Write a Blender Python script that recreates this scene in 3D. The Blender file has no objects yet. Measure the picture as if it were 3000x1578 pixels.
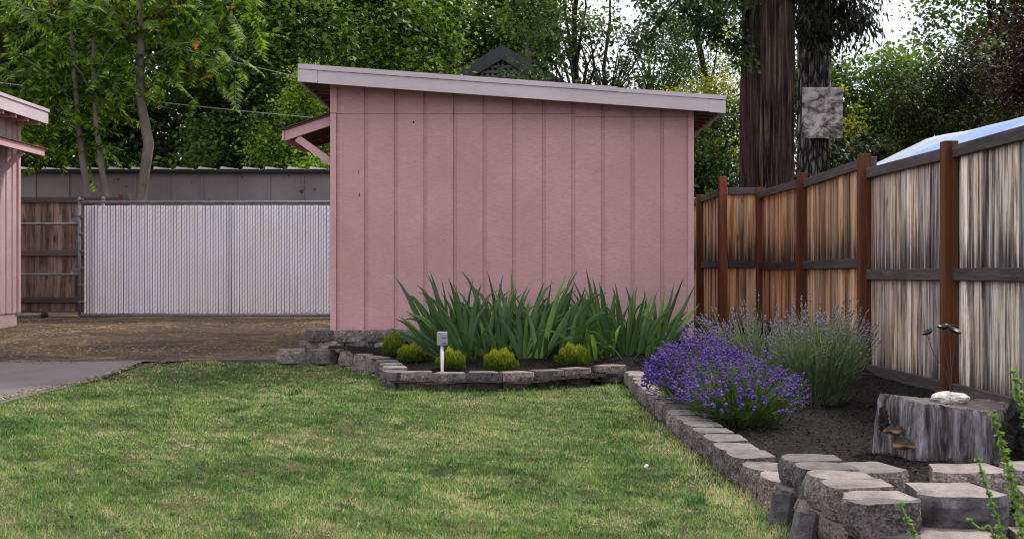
import bpy, math, random
import numpy as np
from mathutils import Vector, Matrix, Euler

R = math.radians
random.seed(7)
rng = np.random.default_rng(11)
scn = bpy.context.scene
COL = scn.collection

# ------------------------------------------------------------------ camera, sky, sun, exposure
cam_d = bpy.data.cameras.new('camera')
cam = bpy.data.objects.new('camera', cam_d)
COL.objects.link(cam)
cam.location = (0, 0, 1.0)
cam.rotation_euler = (R(90), 0, 0)
cam_d.sensor_width = 36
cam_d.lens = 41.93
cam_d.shift_y = 0.00485
cam_d.clip_end = 2000
cam_d.dof.use_dof = True
cam_d.dof.focus_distance = 10.5
cam_d.dof.aperture_fstop = 9
scn.camera = cam

SUN_EL, SUN_AZ = 50, 52          # azimuth measured from +Y towards +X
wd = bpy.data.worlds.new('World')
scn.world = wd
wd.use_nodes = True
nt = wd.node_tree
nt.nodes.clear()
wo = nt.nodes.new('ShaderNodeOutputWorld')
bg = nt.nodes.new('ShaderNodeBackground')
sky = nt.nodes.new('ShaderNodeTexSky')
sky.sky_type = 'NISHITA'
sky.sun_disc = False
sky.sun_elevation = R(SUN_EL)
sky.sun_rotation = R(SUN_AZ)
tc = nt.nodes.new('ShaderNodeTexCoord')
mp = nt.nodes.new('ShaderNodeMapping')
mp.inputs['Scale'].default_value = (1, 1, 2.6)
nz = nt.nodes.new('ShaderNodeTexNoise')
nz.inputs['Scale'].default_value = 3.2
nz.inputs['Detail'].default_value = 7
nz.inputs['Roughness'].default_value = 0.55
rp = nt.nodes.new('ShaderNodeValToRGB')
rp.color_ramp.elements[0].position = 0.30
rp.color_ramp.elements[0].color = (0.55, 0.55, 0.55, 1)
rp.color_ramp.elements[1].position = 0.56
rp.color_ramp.elements[1].color = (1, 1, 1, 1)
mx = nt.nodes.new('ShaderNodeMix')
mx.data_type = 'RGBA'
nt.links.new(tc.outputs['Generated'], mp.inputs['Vector'])
nt.links.new(mp.outputs['Vector'], nz.inputs['Vector'])
nt.links.new(nz.outputs['Fac'], rp.inputs['Fac'])
nt.links.new(rp.outputs['Color'], mx.inputs['Factor'])
nt.links.new(sky.outputs['Color'], mx.inputs['A'])
mx.inputs['B'].default_value = (7.6, 7.7, 8.4, 1)
nt.links.new(mx.outputs['Result'], bg.inputs['Color'])
bg.inputs['Strength'].default_value = 0.112
nt.links.new(bg.outputs['Background'], wo.inputs['Surface'])

sun_d = bpy.data.lights.new('sun', 'SUN')
sun_d.energy = 2.6
sun_d.angle = R(7)
sun_d.color = (1.0, 0.95, 0.86)
sun = bpy.data.objects.new('sun', sun_d)
COL.objects.link(sun)
sdir = Vector((math.sin(R(SUN_AZ)) * math.cos(R(SUN_EL)), math.cos(R(SUN_AZ)) * math.cos(R(SUN_EL)), math.sin(R(SUN_EL))))
sun.rotation_euler = (-sdir).to_track_quat('-Z', 'Y').to_euler()

scn.view_settings.view_transform = 'Standard'
scn.view_settings.look = 'None'
scn.view_settings.gamma = 1
scn.view_settings.exposure = 0.88
scn.view_settings.use_curve_mapping = False
scn.cycles.max_bounces = 5
scn.cycles.filter_width = 1.05
scn.cycles.transparent_max_bounces = 6
scn.cycles.use_denoising = True
scn.cycles.caustics_reflective = False
scn.cycles.caustics_refractive = False

# ------------------------------------------------------------------ helpers: nodes
class Mat:
    def __init__(s, name):
        s.m = bpy.data.materials.new(name)
        s.m.use_nodes = True
        s.nt = s.m.node_tree
        s.nt.nodes.clear()
        s.out = s.nt.nodes.new('ShaderNodeOutputMaterial')
        s._tc = None

    def n(s, typ, props=None, **ins):
        nd = s.nt.nodes.new(typ)
        for k, v in (props or {}).items():
            setattr(nd, k, v)
        for k, v in ins.items():
            s.put(nd, k.replace('_', ' '), v)
        return nd

    def put(s, nd, key, v):
        sock = nd.inputs[key] if not key.isdigit() else nd.inputs[int(key)]
        if isinstance(v, bpy.types.NodeSocket):
            s.nt.links.new(v, sock)
        else:
            if isinstance(v, tuple) and len(v) == 3 and sock.type == 'RGBA':
                v = v + (1,)
            sock.default_value = v

    def coord(s, kind='Object', scale=(1, 1, 1), jitter=0.0):
        if s._tc is None:
            s._tc = s.n('ShaderNodeTexCoord')
        v = s._tc.outputs[kind] if kind != 'Position' else s.n('ShaderNodeNewGeometry').outputs['Position']
        if jitter:
            oi = s.n('ShaderNodeObjectInfo')
            mu = s.n('ShaderNodeMath', {'operation': 'MULTIPLY'})
            s.put(mu, '0', oi.outputs['Random']); s.put(mu, '1', jitter)
            ad = s.n('ShaderNodeVectorMath', {'operation': 'ADD'})
            s.put(ad, '0', v); s.nt.links.new(mu.outputs[0], ad.inputs[1])
            v = ad.outputs[0]
        mpn = s.n('ShaderNodeMapping')
        s.put(mpn, 'Vector', v); mpn.inputs['Scale'].default_value = scale
        return mpn.outputs[0]

    def noise(s, vec, scale, detail=4, rough=0.55, dist=0.0):
        return s.n('ShaderNodeTexNoise', None, Vector=vec, Scale=scale, Detail=detail, Roughness=rough, Distortion=dist).outputs['Fac']

    def ramp(s, fac, stops, interp='LINEAR'):
        nd = s.n('ShaderNodeValToRGB')
        nd.color_ramp.interpolation = interp
        e = nd.color_ramp.elements
        while len(e) < len(stops):
            e.new(0.5)
        for el, (p, c) in zip(e, stops):
            el.position = p
            el.color = (c, c, c, 1) if isinstance(c, (int, float)) else tuple(c) + (1,)
        s.put(nd, 'Fac', fac)
        return nd.outputs['Color']

    def mix(s, fac, a, b, blend='MIX'):
        nd = s.n('ShaderNodeMix', {'data_type': 'RGBA', 'blend_type': blend})
        for k, v in (('Factor', fac), ('A', a), ('B', b)):
            sock = [i for i in nd.inputs if i.name == k and (i.type == 'RGBA' if k != 'Factor' else i.type == 'VALUE')][0]
            if isinstance(v, bpy.types.NodeSocket):
                s.nt.links.new(v, sock)
            else:
                sock.default_value = v + (1,) if isinstance(v, tuple) else v
        return [o for o in nd.outputs if o.type == 'RGBA'][0]

    def math(s, op, a, b=0.0):
        nd = s.n('ShaderNodeMath', {'operation': op})
        s.put(nd, '0', a); s.put(nd, '1', b)
        return nd.outputs[0]

    def rnd(s):
        return s.n('ShaderNodeObjectInfo').outputs['Random']

    def attr(s, name):
        return s.n('ShaderNodeAttribute', {'attribute_name': name}).outputs['Fac']

    def bump(s, h, strength=0.5, dist=0.01):
        return s.n('ShaderNodeBump', None, Height=h, Strength=strength, Distance=dist).outputs['Normal']

    def surf(s, color, rough=0.8, normal=None, metal=0.0, spec=0.3):
        b = s.n('ShaderNodeBsdfPrincipled', None, Base_Color=color, Roughness=rough, Metallic=metal)
        b.inputs['Specular IOR Level'].default_value = spec
        if normal is not None:
            s.put(b, 'Normal', normal)
        s.nt.links.new(b.outputs[0], s.out.inputs['Surface'])
        return s.m

    def leaf(s, color, trans, rough=0.5, amount=0.4, spec=0.35):
        b = s.n('ShaderNodeBsdfPrincipled', None, Base_Color=color, Roughness=rough)
        b.inputs['Specular IOR Level'].default_value = spec
        t = s.n('ShaderNodeBsdfTranslucent', None, Color=trans)
        m = s.n('ShaderNodeMixShader')
        m.inputs[0].default_value = amount
        s.nt.links.new(b.outputs[0], m.inputs[1])
        s.nt.links.new(t.outputs[0], m.inputs[2])
        s.nt.links.new(m.outputs[0], s.out.inputs['Surface'])
        return s.m

# ------------------------------------------------------------------ helpers: geometry
WL = {}                                     # world location of each Empty / parent

def tag(o, label=None, cat=None, group=None, kind=None):
    if label: o['label'] = label
    if cat: o['category'] = cat
    if group: o['group'] = group
    if kind: o['kind'] = kind
    return o

def thing(name, loc, label, cat, group=None):
    o = bpy.data.objects.new(name, None)
    COL.objects.link(o)
    o.location = loc
    o.empty_display_size = 0.1
    WL[o] = Vector(loc)
    return tag(o, label, cat, group)

def wloc(o):
    return WL.get(o, Vector((0, 0, 0)))

def np_mesh(name, V, F, tint=None, smooth=False):
    V = np.asarray(V, dtype=np.float32).reshape(-1, 3)
    F = np.asarray(F, dtype=np.int32)
    k = F.shape[1]
    me = bpy.data.meshes.new(name)
    me.vertices.add(len(V)); me.vertices.foreach_set('co', V.ravel())
    me.loops.add(F.size); me.loops.foreach_set('vertex_index', F.ravel())
    me.polygons.add(len(F))
    me.polygons.foreach_set('loop_start', np.arange(len(F), dtype=np.int32) * k)
    me.polygons.foreach_set('loop_total', np.full(len(F), k, dtype=np.int32))
    if smooth:
        me.polygons.foreach_set('use_smooth', np.ones(len(F), dtype=bool))
    if tint is not None:
        a = me.attributes.new('tint', 'FLOAT', 'FACE')
        a.data.foreach_set('value', np.asarray(tint, dtype=np.float32))
    me.update(calc_edges=True)
    me.validate()
    return me

def link(name, me, mat, parent=None, loc=None, rot=None, scale=None):
    """loc is in world space; None keeps the mesh in world coordinates"""
    o = bpy.data.objects.new(name, me)
    COL.objects.link(o)
    if mat is not None and not me.materials:
        me.materials.append(mat)
    base = wloc(parent) if parent is not None else Vector((0, 0, 0))
    if parent is not None:
        o.parent = parent
    L = Vector(loc) if loc is not None else Vector((0, 0, 0))
    o.location = L - base
    WL[o] = L
    if rot is not None: o.rotation_euler = rot
    if scale is not None: o.scale = scale
    return o

class MB:
    """collects polygons in world coordinates, builds ONE mesh object"""
    def __init__(s):
        s.v = []; s.f = []
    def add(s, V, F):
        n = len(s.v)
        s.v += [tuple(p) for p in V]
        s.f += [tuple(i + n for i in f) for f in F]
        return s
    def box(s, c, d, rot=None, ch=0.0):
        V, F = chbox(d, ch)
        M = rot.to_matrix() if isinstance(rot, Euler) else (rot or Matrix.Identity(3))
        c = Vector(c)
        return s.add([M @ Vector(p) + c for p in V], F)
    def bar(s, a, b, w, h, ch=0.0, up=(0, 0, 1)):
        """rectangular bar from a to b, w across, h along up"""
        a, b = Vector(a), Vector(b)
        x = (b - a); L = x.length; x.normalize()
        y = Vector(up).cross(x).normalized(); z = x.cross(y)
        V, F = chbox((L, w, h), ch)
        M = Matrix((x, y, z)).transposed(); c = (a + b) / 2
        return s.add([M @ Vector(p) + c for p in V], F)
    def tube(s, pts, rad, sides=8, cap=True):
        V, F = tube(pts, rad, sides, cap)
        return s.add(V, F)
    def mesh(s, name, smooth=False):
        me = bpy.data.meshes.new(name)
        me.from_pydata(s.v, [], s.f)
        if smooth:
            me.polygons.foreach_set('use_smooth', [True] * len(me.polygons))
        me.update()
        return me
    def build(s, name, mat, parent=None, smooth=False):
        base = wloc(parent) if parent is not None else Vector((0, 0, 0))
        o = link(name, s.mesh(name, smooth), mat, parent)
        return o

def chbox(d, ch=0.0):
    x, y, z = d[0] / 2, d[1] / 2, d[2] / 2
    if ch <= 0:
        V = [(-x, -y, -z), (x, -y, -z), (x, y, -z), (-x, y, -z), (-x, -y, z), (x, -y, z), (x, y, z), (-x, y, z)]
        return V, [(0, 3, 2, 1), (4, 5, 6, 7), (0, 1, 5, 4), (1, 2, 6, 5), (2, 3, 7, 6), (3, 0, 4, 7)]
    c = min(ch, x * .9, y * .9, z * .9)
    V = []; ids = {}
    for sx in (-1, 1):
        for sy in (-1, 1):
            for sz in (-1, 1):
                for k in range(3):
                    p = [sx * (x - c), sy * (y - c), sz * (z - c)]
                    p[k] = (sx, sy, sz)[k] * (x, y, z)[k]
                    ids[(sx, sy, sz, k)] = len(V); V.append(tuple(p))
    F = []
    S = [(-1, -1), (1, -1), (1, 1), (-1, 1)]
    for k in range(3):
        for sg in (-1, 1):
            q = []
            for a, b in S:
                s3 = [0, 0, 0]; s3[k] = sg; s3[(k + 1) % 3] = a; s3[(k + 2) % 3] = b
                q.append(ids[tuple(s3) + (k,)])
            F.append(tuple(q if sg > 0 else q[::-1]))
    for k in range(3):                       # edges along axis k
        i, j = (k + 1) % 3, (k + 2) % 3
        for a in (-1, 1):
            for b in (-1, 1):
                lo = [0, 0, 0]; hi = [0, 0, 0]
                lo[k] = -1; hi[k] = 1
                lo[i] = hi[i] = a; lo[j] = hi[j] = b
                q = [ids[tuple(lo) + (i,)], ids[tuple(hi) + (i,)], ids[tuple(hi) + (j,)], ids[tuple(lo) + (j,)]]
                F.append(tuple(q if a * b < 0 else q[::-1]))
    for sx in (-1, 1):
        for sy in (-1, 1):
            for sz in (-1, 1):
                t = [ids[(sx, sy, sz, k)] for k in range(3)]
                F.append(tuple(t if sx * sy * sz > 0 else t[::-1]))
    return V, F

def tube(pts, rad, sides=8, cap=True):
    P = [Vector(p) for p in pts]
    if not hasattr(rad, '__len__'):
        rad = [rad] * len(P)
    V = []; F = []
    ref = None
    for i, p in enumerate(P):
        t = (P[min(i + 1, len(P) - 1)] - P[max(i - 1, 0)]).normalized()
        if ref is None:
            ref = Vector((1, 0, 0)) if abs(t.x) < .8 else Vector((0, 1, 0))
        u = (ref - t * ref.dot(t)).normalized(); w = t.cross(u); ref = u
        for k in range(sides):
            a = 2 * math.pi * k / sides
            V.append(p + (u * math.cos(a) + w * math.sin(a)) * rad[i])
    for i in range(len(P) - 1):
        for k in range(sides):
            a = i * sides + k; b = i * sides + (k + 1) % sides
            F.append((a, b, b + sides, a + sides))
    if cap:
        F.append(tuple(range(sides))[::-1])
        F.append(tuple(range((len(P) - 1) * sides, len(P) * sides)))
    return V, F

def box_obj(name, mat, parent, c, d, rot=None, ch=0.0):
    """box with its own centre as origin"""
    V, F = chbox(d, ch)
    me = bpy.data.meshes.new(name); me.from_pydata(V, [], F); me.update()
    return link(name, me, mat, parent, c, rot)

def bar_obj(name, mat, parent, a, b, w, h, ch=0.0, up=(0, 0, 1)):
    a, b = Vector(a), Vector(b)
    x = (b - a); L = x.length; x.normalize()
    y = Vector(up).cross(x).normalized(); z = x.cross(y)
    V, F = chbox((L, w, h), ch)
    me = bpy.data.meshes.new(name); me.from_pydata(V, [], F); me.update()
    return link(name, me, mat, parent, (a + b) / 2, Matrix((x, y, z)).transposed().to_euler())

def vnoise(p, s=1.0):
    from mathutils import noise
    return noise.noise(Vector(p) * s)

def hz(x, y):
    """height of the natural ground"""
    x = np.asarray(x, dtype=float); y = np.asarray(y, dtype=float)
    z = np.interp(y, [10.6, 12.0, 18.2, 30], [.05, .11, .33, .36])
    return z + .012 * np.sin(x * 1.7 + y * .9) * np.sin(y * 1.3 - x * .6)

def bedz(x, y):
    x = np.asarray(x, dtype=float); y = np.asarray(y, dtype=float)
    return .125 + np.clip((y - 9.9) / 2.2, 0, 1) * .19 + .012 * np.sin(x * 7 + y * 3) * np.sin(y * 6 - x * 2)

def in_poly(x, y, poly):
    x = np.asarray(x); y = np.asarray(y)
    c = np.zeros(x.shape, bool)
    n = len(poly)
    for i in range(n):
        x0, y0 = poly[i]; x1, y1 = poly[(i + 1) % n]
        if y0 == y1: continue
        cond = ((y0 > y) != (y1 > y)) & (x < (x1 - x0) * (y - y0) / (y1 - y0) + x0)
        c ^= cond
    return c

# ------------------------------------------------------------------ materials
def m_paint(name, base, dark, streak=0.5, fine=(14, 14, 160), rough=.75):
    m = Mat(name)
    v = m.coord('Position', (1, 1, 1))
    big = m.noise(v, 1.1, 6, .66)
    c = m.mix(m.ramp(big, [(.36, 0), (.64, 1)]), dark, base)
    lines = m.noise(m.coord('Position', fine), 1.0, 4, .7)
    c = m.mix(m.ramp(lines, [(.44, streak), (.54, 0)]), c, tuple(k * .8 for k in dark))
    spots = m.noise(v, 26, 3, .6)
    c = m.mix(m.ramp(spots, [(.70, 0), (.78, .6)]), c, tuple(k * .62 for k in dark))
    h = m.mix(.5, m.noise(m.coord('Position', fine), 1.0, 6, .75), m.noise(v, 60, 3, .6))
    return m.surf(c, rough, m.bump(h, .55, .006), spec=.25)

pink = m_paint('pink_siding_paint', (.555, .322, .326), (.455, .256, .262))
pink_trim = m_paint('pink_trim_paint', (.575, .34, .348), (.49, .285, .292), .25, (30, 30, 30))
skylit_pink = m_paint('skylit_fascia_paint', (.53, .455, .47), (.46, .385, .40), .22, (3, 40, 40))  # trim pink with grey-lavender sky light put into the colour
pink_left = m_paint('pale_pink_paint', (.52, .37, .37), (.43, .29, .29), .4)  # paler, greyer pink than the main shed siding

m = Mat('dark_soffit_wood')
soffit = m.surf(m.ramp(m.noise(m.coord('Object', (30, 2, 30)), 1, 4), [(.3, (.10, .055, .05)), (.7, (.20, .115, .11))]), .9)

m = Mat('roof_shingle')
n1 = m.noise(m.coord('Position'), 14, 6, .7)
shingle = m.surf(m.ramp(n1, [(.3, (.03, .02, .015)), (.5, (.09, .05, .03)), (.7, (.22, .12, .04))]), .95, m.bump(n1, .8, .02))
m = Mat('roof_felt')
felt = m.surf(m.ramp(m.noise(m.coord('Position'), 60, 4), [(.3, (.10, .09, .09)), (.7, (.2, .18, .18))]), .95)

def m_wood(name, stops, grain=(26, 26, 1.3), jit=37, bumpk=.5, extra=None, rough=.85):
    m = Mat(name)
    v = m.coord('Object', grain, jit)
    g = m.noise(v, 1.0, 6, .65, .6)
    c = m.ramp(g, stops)
    f = m.noise(m.coord('Object', tuple(k * 5 for k in grain), jit), 1.0, 4, .7)
    c = m.mix(m.ramp(f, [(.35, .45), (.55, 0)]), c, (.05, .042, .042))
    rb = m.ramp(m.rnd(), [(0, .72), (1, 1.22)])
    c = m.mix(1.0, c, rb, 'MULTIPLY')
    if extra: c = extra(m, c)
    return m.surf(c, rough, m.bump(m.mix(.5, g, f), bumpk, .006), spec=.2)

def board_weather(m, c):
    pos = m.n('ShaderNodeSeparateXYZ', None, Vector=m.n('ShaderNodeNewGeometry').outputs['Position'])
    # the panels farther along the fence keep more of their brown stain
    far = m.ramp(m.math('MULTIPLY_ADD', pos.outputs['Y'], .1), [(.0, 0), (1, 1)])
    fac = m.n('ShaderNodeMapRange', None, Value=pos.outputs['Y'])
    fac.inputs['From Min'].default_value = 9.6; fac.inputs['From Max'].default_value = 11.2
    g2 = m.noise(m.coord('Object', (18, 18, .9), 61), 1.0, 5, .6)
    brown = m.ramp(g2, [(.34, (.15, .07, .035)), (.45, (.40, .20, .085)), (.53, (.60, .38, .21)), (.64, (.74, .61, .49))])
    c = m.mix(m.math('MULTIPLY', fac.outputs[0], .86), c, brown)
    c = m.mix(1.0, c, m.ramp(m.math('FRACT', m.math('MULTIPLY', m.rnd(), 17.3)), [(0, (.42, .41, .43)), (.2, (.78, .76, .76)), (.5, (1.0, .96, .88)), (.75, (1.28, 1.26, 1.24)), (1, (1.0, .80, .55))]), 'MULTIPLY')
    # dark mildew that creeps up from the rails in tongues
    tc = m.n('ShaderNodeSeparateXYZ', None, Vector=m.coord('Object'))
    z = tc.outputs['Z']
    tong = m.noise(m.coord('Object', (32, 32, 1.1), 23), 1.0, 4, .6)
    def creep(z0, reach):
        d = m.math('SUBTRACT', z, z0)
        t = m.math('DIVIDE', d, reach)
        up = m.math('SUBTRACT', m.math('MULTIPLY', tong, 2.0), t)
        on = m.math('GREATER_THAN', d, -.02)
        return m.math('MULTIPLY', m.ramp(up, [(.55, 0), (.95, .88)]), on)
    c = m.mix(creep(.89, .85), c, (.024, .021, .024))
    c = m.mix(creep(0.0, .5), c, (.04, .035, .036))
    # knots
    vo = m.n('ShaderNodeTexVoronoi', None, Vector=m.coord('Object', (7, 7, 2.2), 91), Scale=1.0)
    c = m.mix(m.ramp(vo.outputs['Distance'], [(.05, .8), (.13, 0)]), c, (.09, .05, .03))
    return c

fence_wood = m_wood('weathered_fence_boards',
    [(.35, (.085, .072, .074)), (.43, (.28, .23, .20)), (.49, (.54, .43, .31)), (.55, (.74, .66, .60)), (.68, (.84, .79, .76))],
    extra=board_weather)
rail_wood = m_wood('grey_rail_wood', [(.3, (.045, .038, .038)), (.55, (.095, .078, .074)), (.75, (.17, .14, .13))], (2.2, 30, 30), 17)
post_wood = m_wood('red_brown_post_stain', [(.3, (.075, .022, .010)), (.5, (.15, .045, .018)), (.75, (.22, .075, .03))], (22, 22, 1.2), 29, .3)
back_board = m_wood('brown_cedar_boards', [(.32, (.05, .028, .02)), (.45, (.14, .088, .062)), (.55, (.23, .16, .12)), (.7, (.30, .22, .17))], (14, 14, 1.4), 43, extra=lambda m, c: m.mix(m.ramp(m.n('ShaderNodeTexVoronoi', None, Vector=m.coord('Object', (8, 8, 2.6), 91), Scale=1.0).outputs['Distance'], [(.06, .9), (.20, 0)]), c, (.03, .016, .011)))
back_rail = m_wood('grey_brown_rail', [(.3, (.05, .037, .034)), (.7, (.13, .098, .09))], (1.5, 26, 26), 13)

m = Mat('concrete_block')
v = m.coord('Object', (1, 1, 1), 50)
n1 = m.noise(v, 13, 6, .7); n2 = m.noise(v, 90, 3, .6)
c = m.ramp(n1, [(.32, (.055, .045, .042)), (.5, (.155, .128, .118)), (.68, (.27, .225, .21))])
c = m.mix(m.ramp(n2, [(.56, 0), (.63, .5)]), c, (.46, .41, .39))
c = m.mix(m.ramp(n2, [(.36, .8), (.45, 0)]), c, (.035, .03, .028))
c = m.mix(1.0, c, m.ramp(m.rnd(), [(0, (.60, .60, .65)), (.35, (.95, .93, .93)), (1, (1.38, 1.30, 1.26))]), 'MULTIPLY')
block_mat = m.surf(c, .95, m.bump(m.mix(.5, n2, n1), 1.0, .02), spec=.15)
m = Mat('smooth_concrete_top')
v = m.coord('Object', (1, 1, 1), 50)
n1 = m.noise(v, 9, 6, .7); n2 = m.noise(v, 120, 3, .6)
c = m.ramp(n1, [(.30, (.10, .085, .079)), (.5, (.19, .162, .152)), (.72, (.27, .232, .217))])
c = m.mix(m.ramp(n2, [(.32, .7), (.42, 0)]), c, (.10, .085, .08))
c = m.mix(1.0, c, m.ramp(m.rnd(), [(0, (.62, .62, .66)), (.35, (.92, .91, .92)), (1, (1.2, 1.15, 1.12))]), 'MULTIPLY')
block_top = m.surf(c, .95, m.bump(n2, .5, .005), spec=.15)
m = Mat('dark_stained_block')
v = m.coord('Object', (1, 1, 1), 50)
n1 = m.noise(v, 11, 6, .7); n2 = m.noise(v, 90, 3, .6)
c = m.ramp(n1, [(.3, (.028, .026, .028)), (.5, (.08, .073, .075)), (.7, (.19, .175, .175))])
block_dark = m.surf(c, .95, m.bump(m.mix(.5, n2, n1), .9, .012), spec=.15)

m = Mat('lawn_soil')
v = m.coord('Position')
c = m.ramp(m.noise(v, 1.4, 6, .65), [(.35, (.035, .045, .016)), (.5, (.06, .055, .025)), (.62, (.12, .09, .05))])
c = m.mix(m.ramp(m.noise(v, 70, 4), [(.4, .6), (.6, 0)]), c, (.05, .045, .025))
lawn_soil = m.surf(c, .95, m.bump(m.noise(v, 60, 4), .8, .02), spec=.1)
m = Mat('ground_soil')
v = m.coord('Position')
ground_mat = m.surf(m.ramp(m.noise(v, 3, 8, .7), [(.3, (.05, .04, .028)), (.7, (.12, .095, .06))]), .95, m.bump(m.noise(v, 40, 4), .6, .02))
m = Mat('bark_mulch_soil')
v = m.coord('Position')
n1 = m.noise(v, 45, 5, .7)
mulch_mat = m.surf(m.ramp(n1, [(.35, (.005, .004, .004)), (.6, (.016, .012, .011)), (.75, (.035, .026, .023))]), .95, m.bump(n1, 1, .02), spec=.15)
m = Mat('gravel_yard')
v = m.coord('Position')
n1 = m.noise(v, 55, 5, .75); n2 = m.noise(m.coord('Position', (.5, 1.0, 1)), 1.7, 5, .6)
c = m.ramp(n1, [(.3, (.035, .024, .019)), (.5, (.12, .082, .06)), (.68, (.24, .165, .115)), (.8, (.40, .30, .21))])
c = m.mix(m.ramp(n2, [(.40, .85), (.52, 0)]), c, (.06, .044, .036))
c = m.mix(m.ramp(m.noise(v, 2.6, 5, .7), [(.52, 0), (.66, .55)]), c, (.36, .225, .11))
gravel_mat = m.surf(c, .95, m.bump(n1, 1, .03), spec=.15)
m = Mat('asphalt')
v = m.coord('Position')
n1 = m.noise(v, 120, 4, .7)
c = m.ramp(m.noise(v, .9, 5, .6), [(.3, (.135, .112, .108)), (.7, (.215, .182, .175))])
c = m.mix(m.ramp(n1, [(.35, .5), (.55, 0)]), c, (.05, .043, .043))
asphalt_mat = m.surf(c, .85, m.bump(n1, .5, .006), spec=.25)

m = Mat('galvanised_steel')
galv = m.surf(m.ramp(m.noise(m.coord('Position'), 20, 4), [(.3, (.11, .112, .125)), (.7, (.20, .205, .225))]), .6, metal=.25)
m = Mat('wire_steel')
wire_mat = m.surf((.06, .06, .07), .6, metal=.3)
m = Mat('white_plastic_slat')
v = m.coord('Position')
c = m.mix(m.ramp(m.noise(v, 1.2, 4), [(.4, 0), (.7, .55)]), (.88, .86, .92), (.88, .82, .79))
c = m.mix(m.ramp(m.noise(m.coord('Position', (50, 50, 2)), 1, 4), [(.55, 0), (.75, .35)]), c, (.38, .34, .34))
slat_mat = m.leaf(c, c, .5, .5, .35)
m = Mat('black_rubber')
rubber = m.surf((.012, .012, .013), .7)

m = Mat('grey_outbuilding_paint')
v = m.coord('Position')
c = m.ramp(m.noise(v, 1.2, 6, .65), [(.3, (.165, .142, .142)), (.7, (.235, .205, .203))])
pe = m.noise(v, 3.1, 6, .72)
loc = m.n('ShaderNodeSeparateXYZ', None, Vector=m.n('ShaderNodeNewGeometry').outputs['Position'])
pe = m.math('ADD', pe, m.math('MULTIPLY', m.math('ADD', loc.outputs['X'], 6.0), .018))
c = m.mix(m.ramp(pe, [(.64, 0), (.66, 1)]), c, (.055, .042, .040))
outb_mat = m.surf(c, .9, m.bump(m.noise(v, 30, 4), .3, .01))
m = Mat('white_metal_roof')
white_metal = m.surf(m.ramp(m.noise(m.coord('Position'), 4, 4), [(.3, (.62, .61, .60)), (.7, (.8, .8, .78))]), .45)
m = Mat('dark_eave')
dark_eave = m.surf((.02, .019, .02), .8)

def m_bark(name, stops, sc, bumpd=.05, strength=1.0):
    m = Mat(name)
    v = m.coord('Object', sc)
    n1 = m.noise(v, 1.0, 7, .68, .8)
    n2 = m.noise(m.coord('Object'), 1.3, 4)
    c = m.ramp(n1, stops)
    c = m.mix(m.ramp(n2, [(.45, 0), (.75, .5)]), c, tuple(min(1, k * 1.8) for k in stops[len(stops) // 2][1]))
    return m.surf(c, .95, m.bump(n1, strength, bumpd), spec=.15)

redwood_bark = m_bark('redwood_bark', [(.40, (.006, .0045, .0045)), (.47, (.030, .020, .018)), (.54, (.075, .049, .040)), (.64, (.165, .118, .10))], (16, 16, .8), .08)
m = Mat('fir_bark')
v = m.coord('Object', (9, 9, 2.6))
vo = m.n('ShaderNodeTexVoronoi', {'feature': 'DISTANCE_TO_EDGE'}, Vector=m.n('ShaderNodeVectorMath', {'operation': 'ADD'}, **{'0': v, '1': m.n('ShaderNodeTexNoise', None, Vector=v, Scale=1.5).outputs['Color']}).outputs[0], Scale=1.3)
c = m.ramp(vo.outputs['Distance'], [(.03, (.010, .009, .009)), (.12, (.08, .07, .07)), (.30, (.24, .215, .215))])
fir_bark = m.surf(c, .95, m.bump(vo.outputs['Distance'], 1, .08))
grey_bark = m_bark('grey_smooth_bark', [(.3, (.075, .058, .048)), (.55, (.14, .115, .098)), (.75, (.21, .175, .15))], (5, 5, 3), .01, .4)
dark_bark = m_bark('dark_bark', [(.35, (.012, .010, .008)), (.6, (.04, .032, .026)), (.8, (.075, .06, .05))], (8, 8, 1), .03)

def m_leaf(name, lo, hi, trans, amount=.4, rough=.55, spec=.2):
    m = Mat(name)
    t = m.attr('tint')
    mid = tuple((a + b) / 2 for a, b in zip(lo, hi))
    c = m.ramp(t, [(0, lo), (.55, mid), (1, hi)])
    tr = m.mix(1.0, c, (trans[0], trans[1], trans[2]), 'MULTIPLY')
    return m.leaf(c, tr, rough, amount, spec)

L_maple = m_leaf('maple_leaf', (.007, .017, .004), (.185, .315, .034), (1.8, 1.7, .9), .28)
L_mid = m_leaf('mid_green_leaf', (.008, .021, .007), (.14, .25, .046), (1.7, 1.6, .9), .26)
L_dark = m_leaf('dark_green_leaf', (.004, .009, .004), (.040, .068, .020), (1.5, 1.5, .9), .25)  # near-black: shaded gaps behind the far crowns are put into this colour
L_olive = m_leaf('olive_needle', (.004, .007, .002), (.085, .098, .014), (1.4, 1.4, .8), .3)
L_yellow = m_leaf('yellow_green_leaf', (.06, .11, .012), (.46, .42, .045), (1.4, 1.4, .8), .45)
L_purple = m_leaf('purple_leaf', (.012, .007, .009), (.060, .022, .026), (1.6, 1.0, 1.0), .3)
L_cedar = m_leaf('cedar_spray', (.010, .012, .006), (.040, .040, .016), (1.3, 1.4, .8), .25)
L_ail = m_leaf('compound_leaf_green', (.005, .016, .004), (.155, .285, .02), (1.9, 1.7, .8), .34)
L_ailo = m_leaf('orange_leaflet', (.30, .10, .015), (.55, .25, .03), (1.5, 1.2, .8), .5)
L_grass = Mat('grass_blade')
t = L_grass.attr('tint')
c = L_grass.ramp(t, [(0, (.020, .055, .018)), (.22, (.075, .185, .034)), (.42, (.168, .325, .062)), (.56, (.30, .375, .11)), (.72, (.56, .45, .24)), (1, (.72, .60, .40))])
L_grass = L_grass.leaf(c, c, .6, .4, .2)
L_iris = Mat('iris_blade')
g = L_iris.noise(L_iris.coord('Object', (1, 1, 1), 5), 3, 3)
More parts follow.
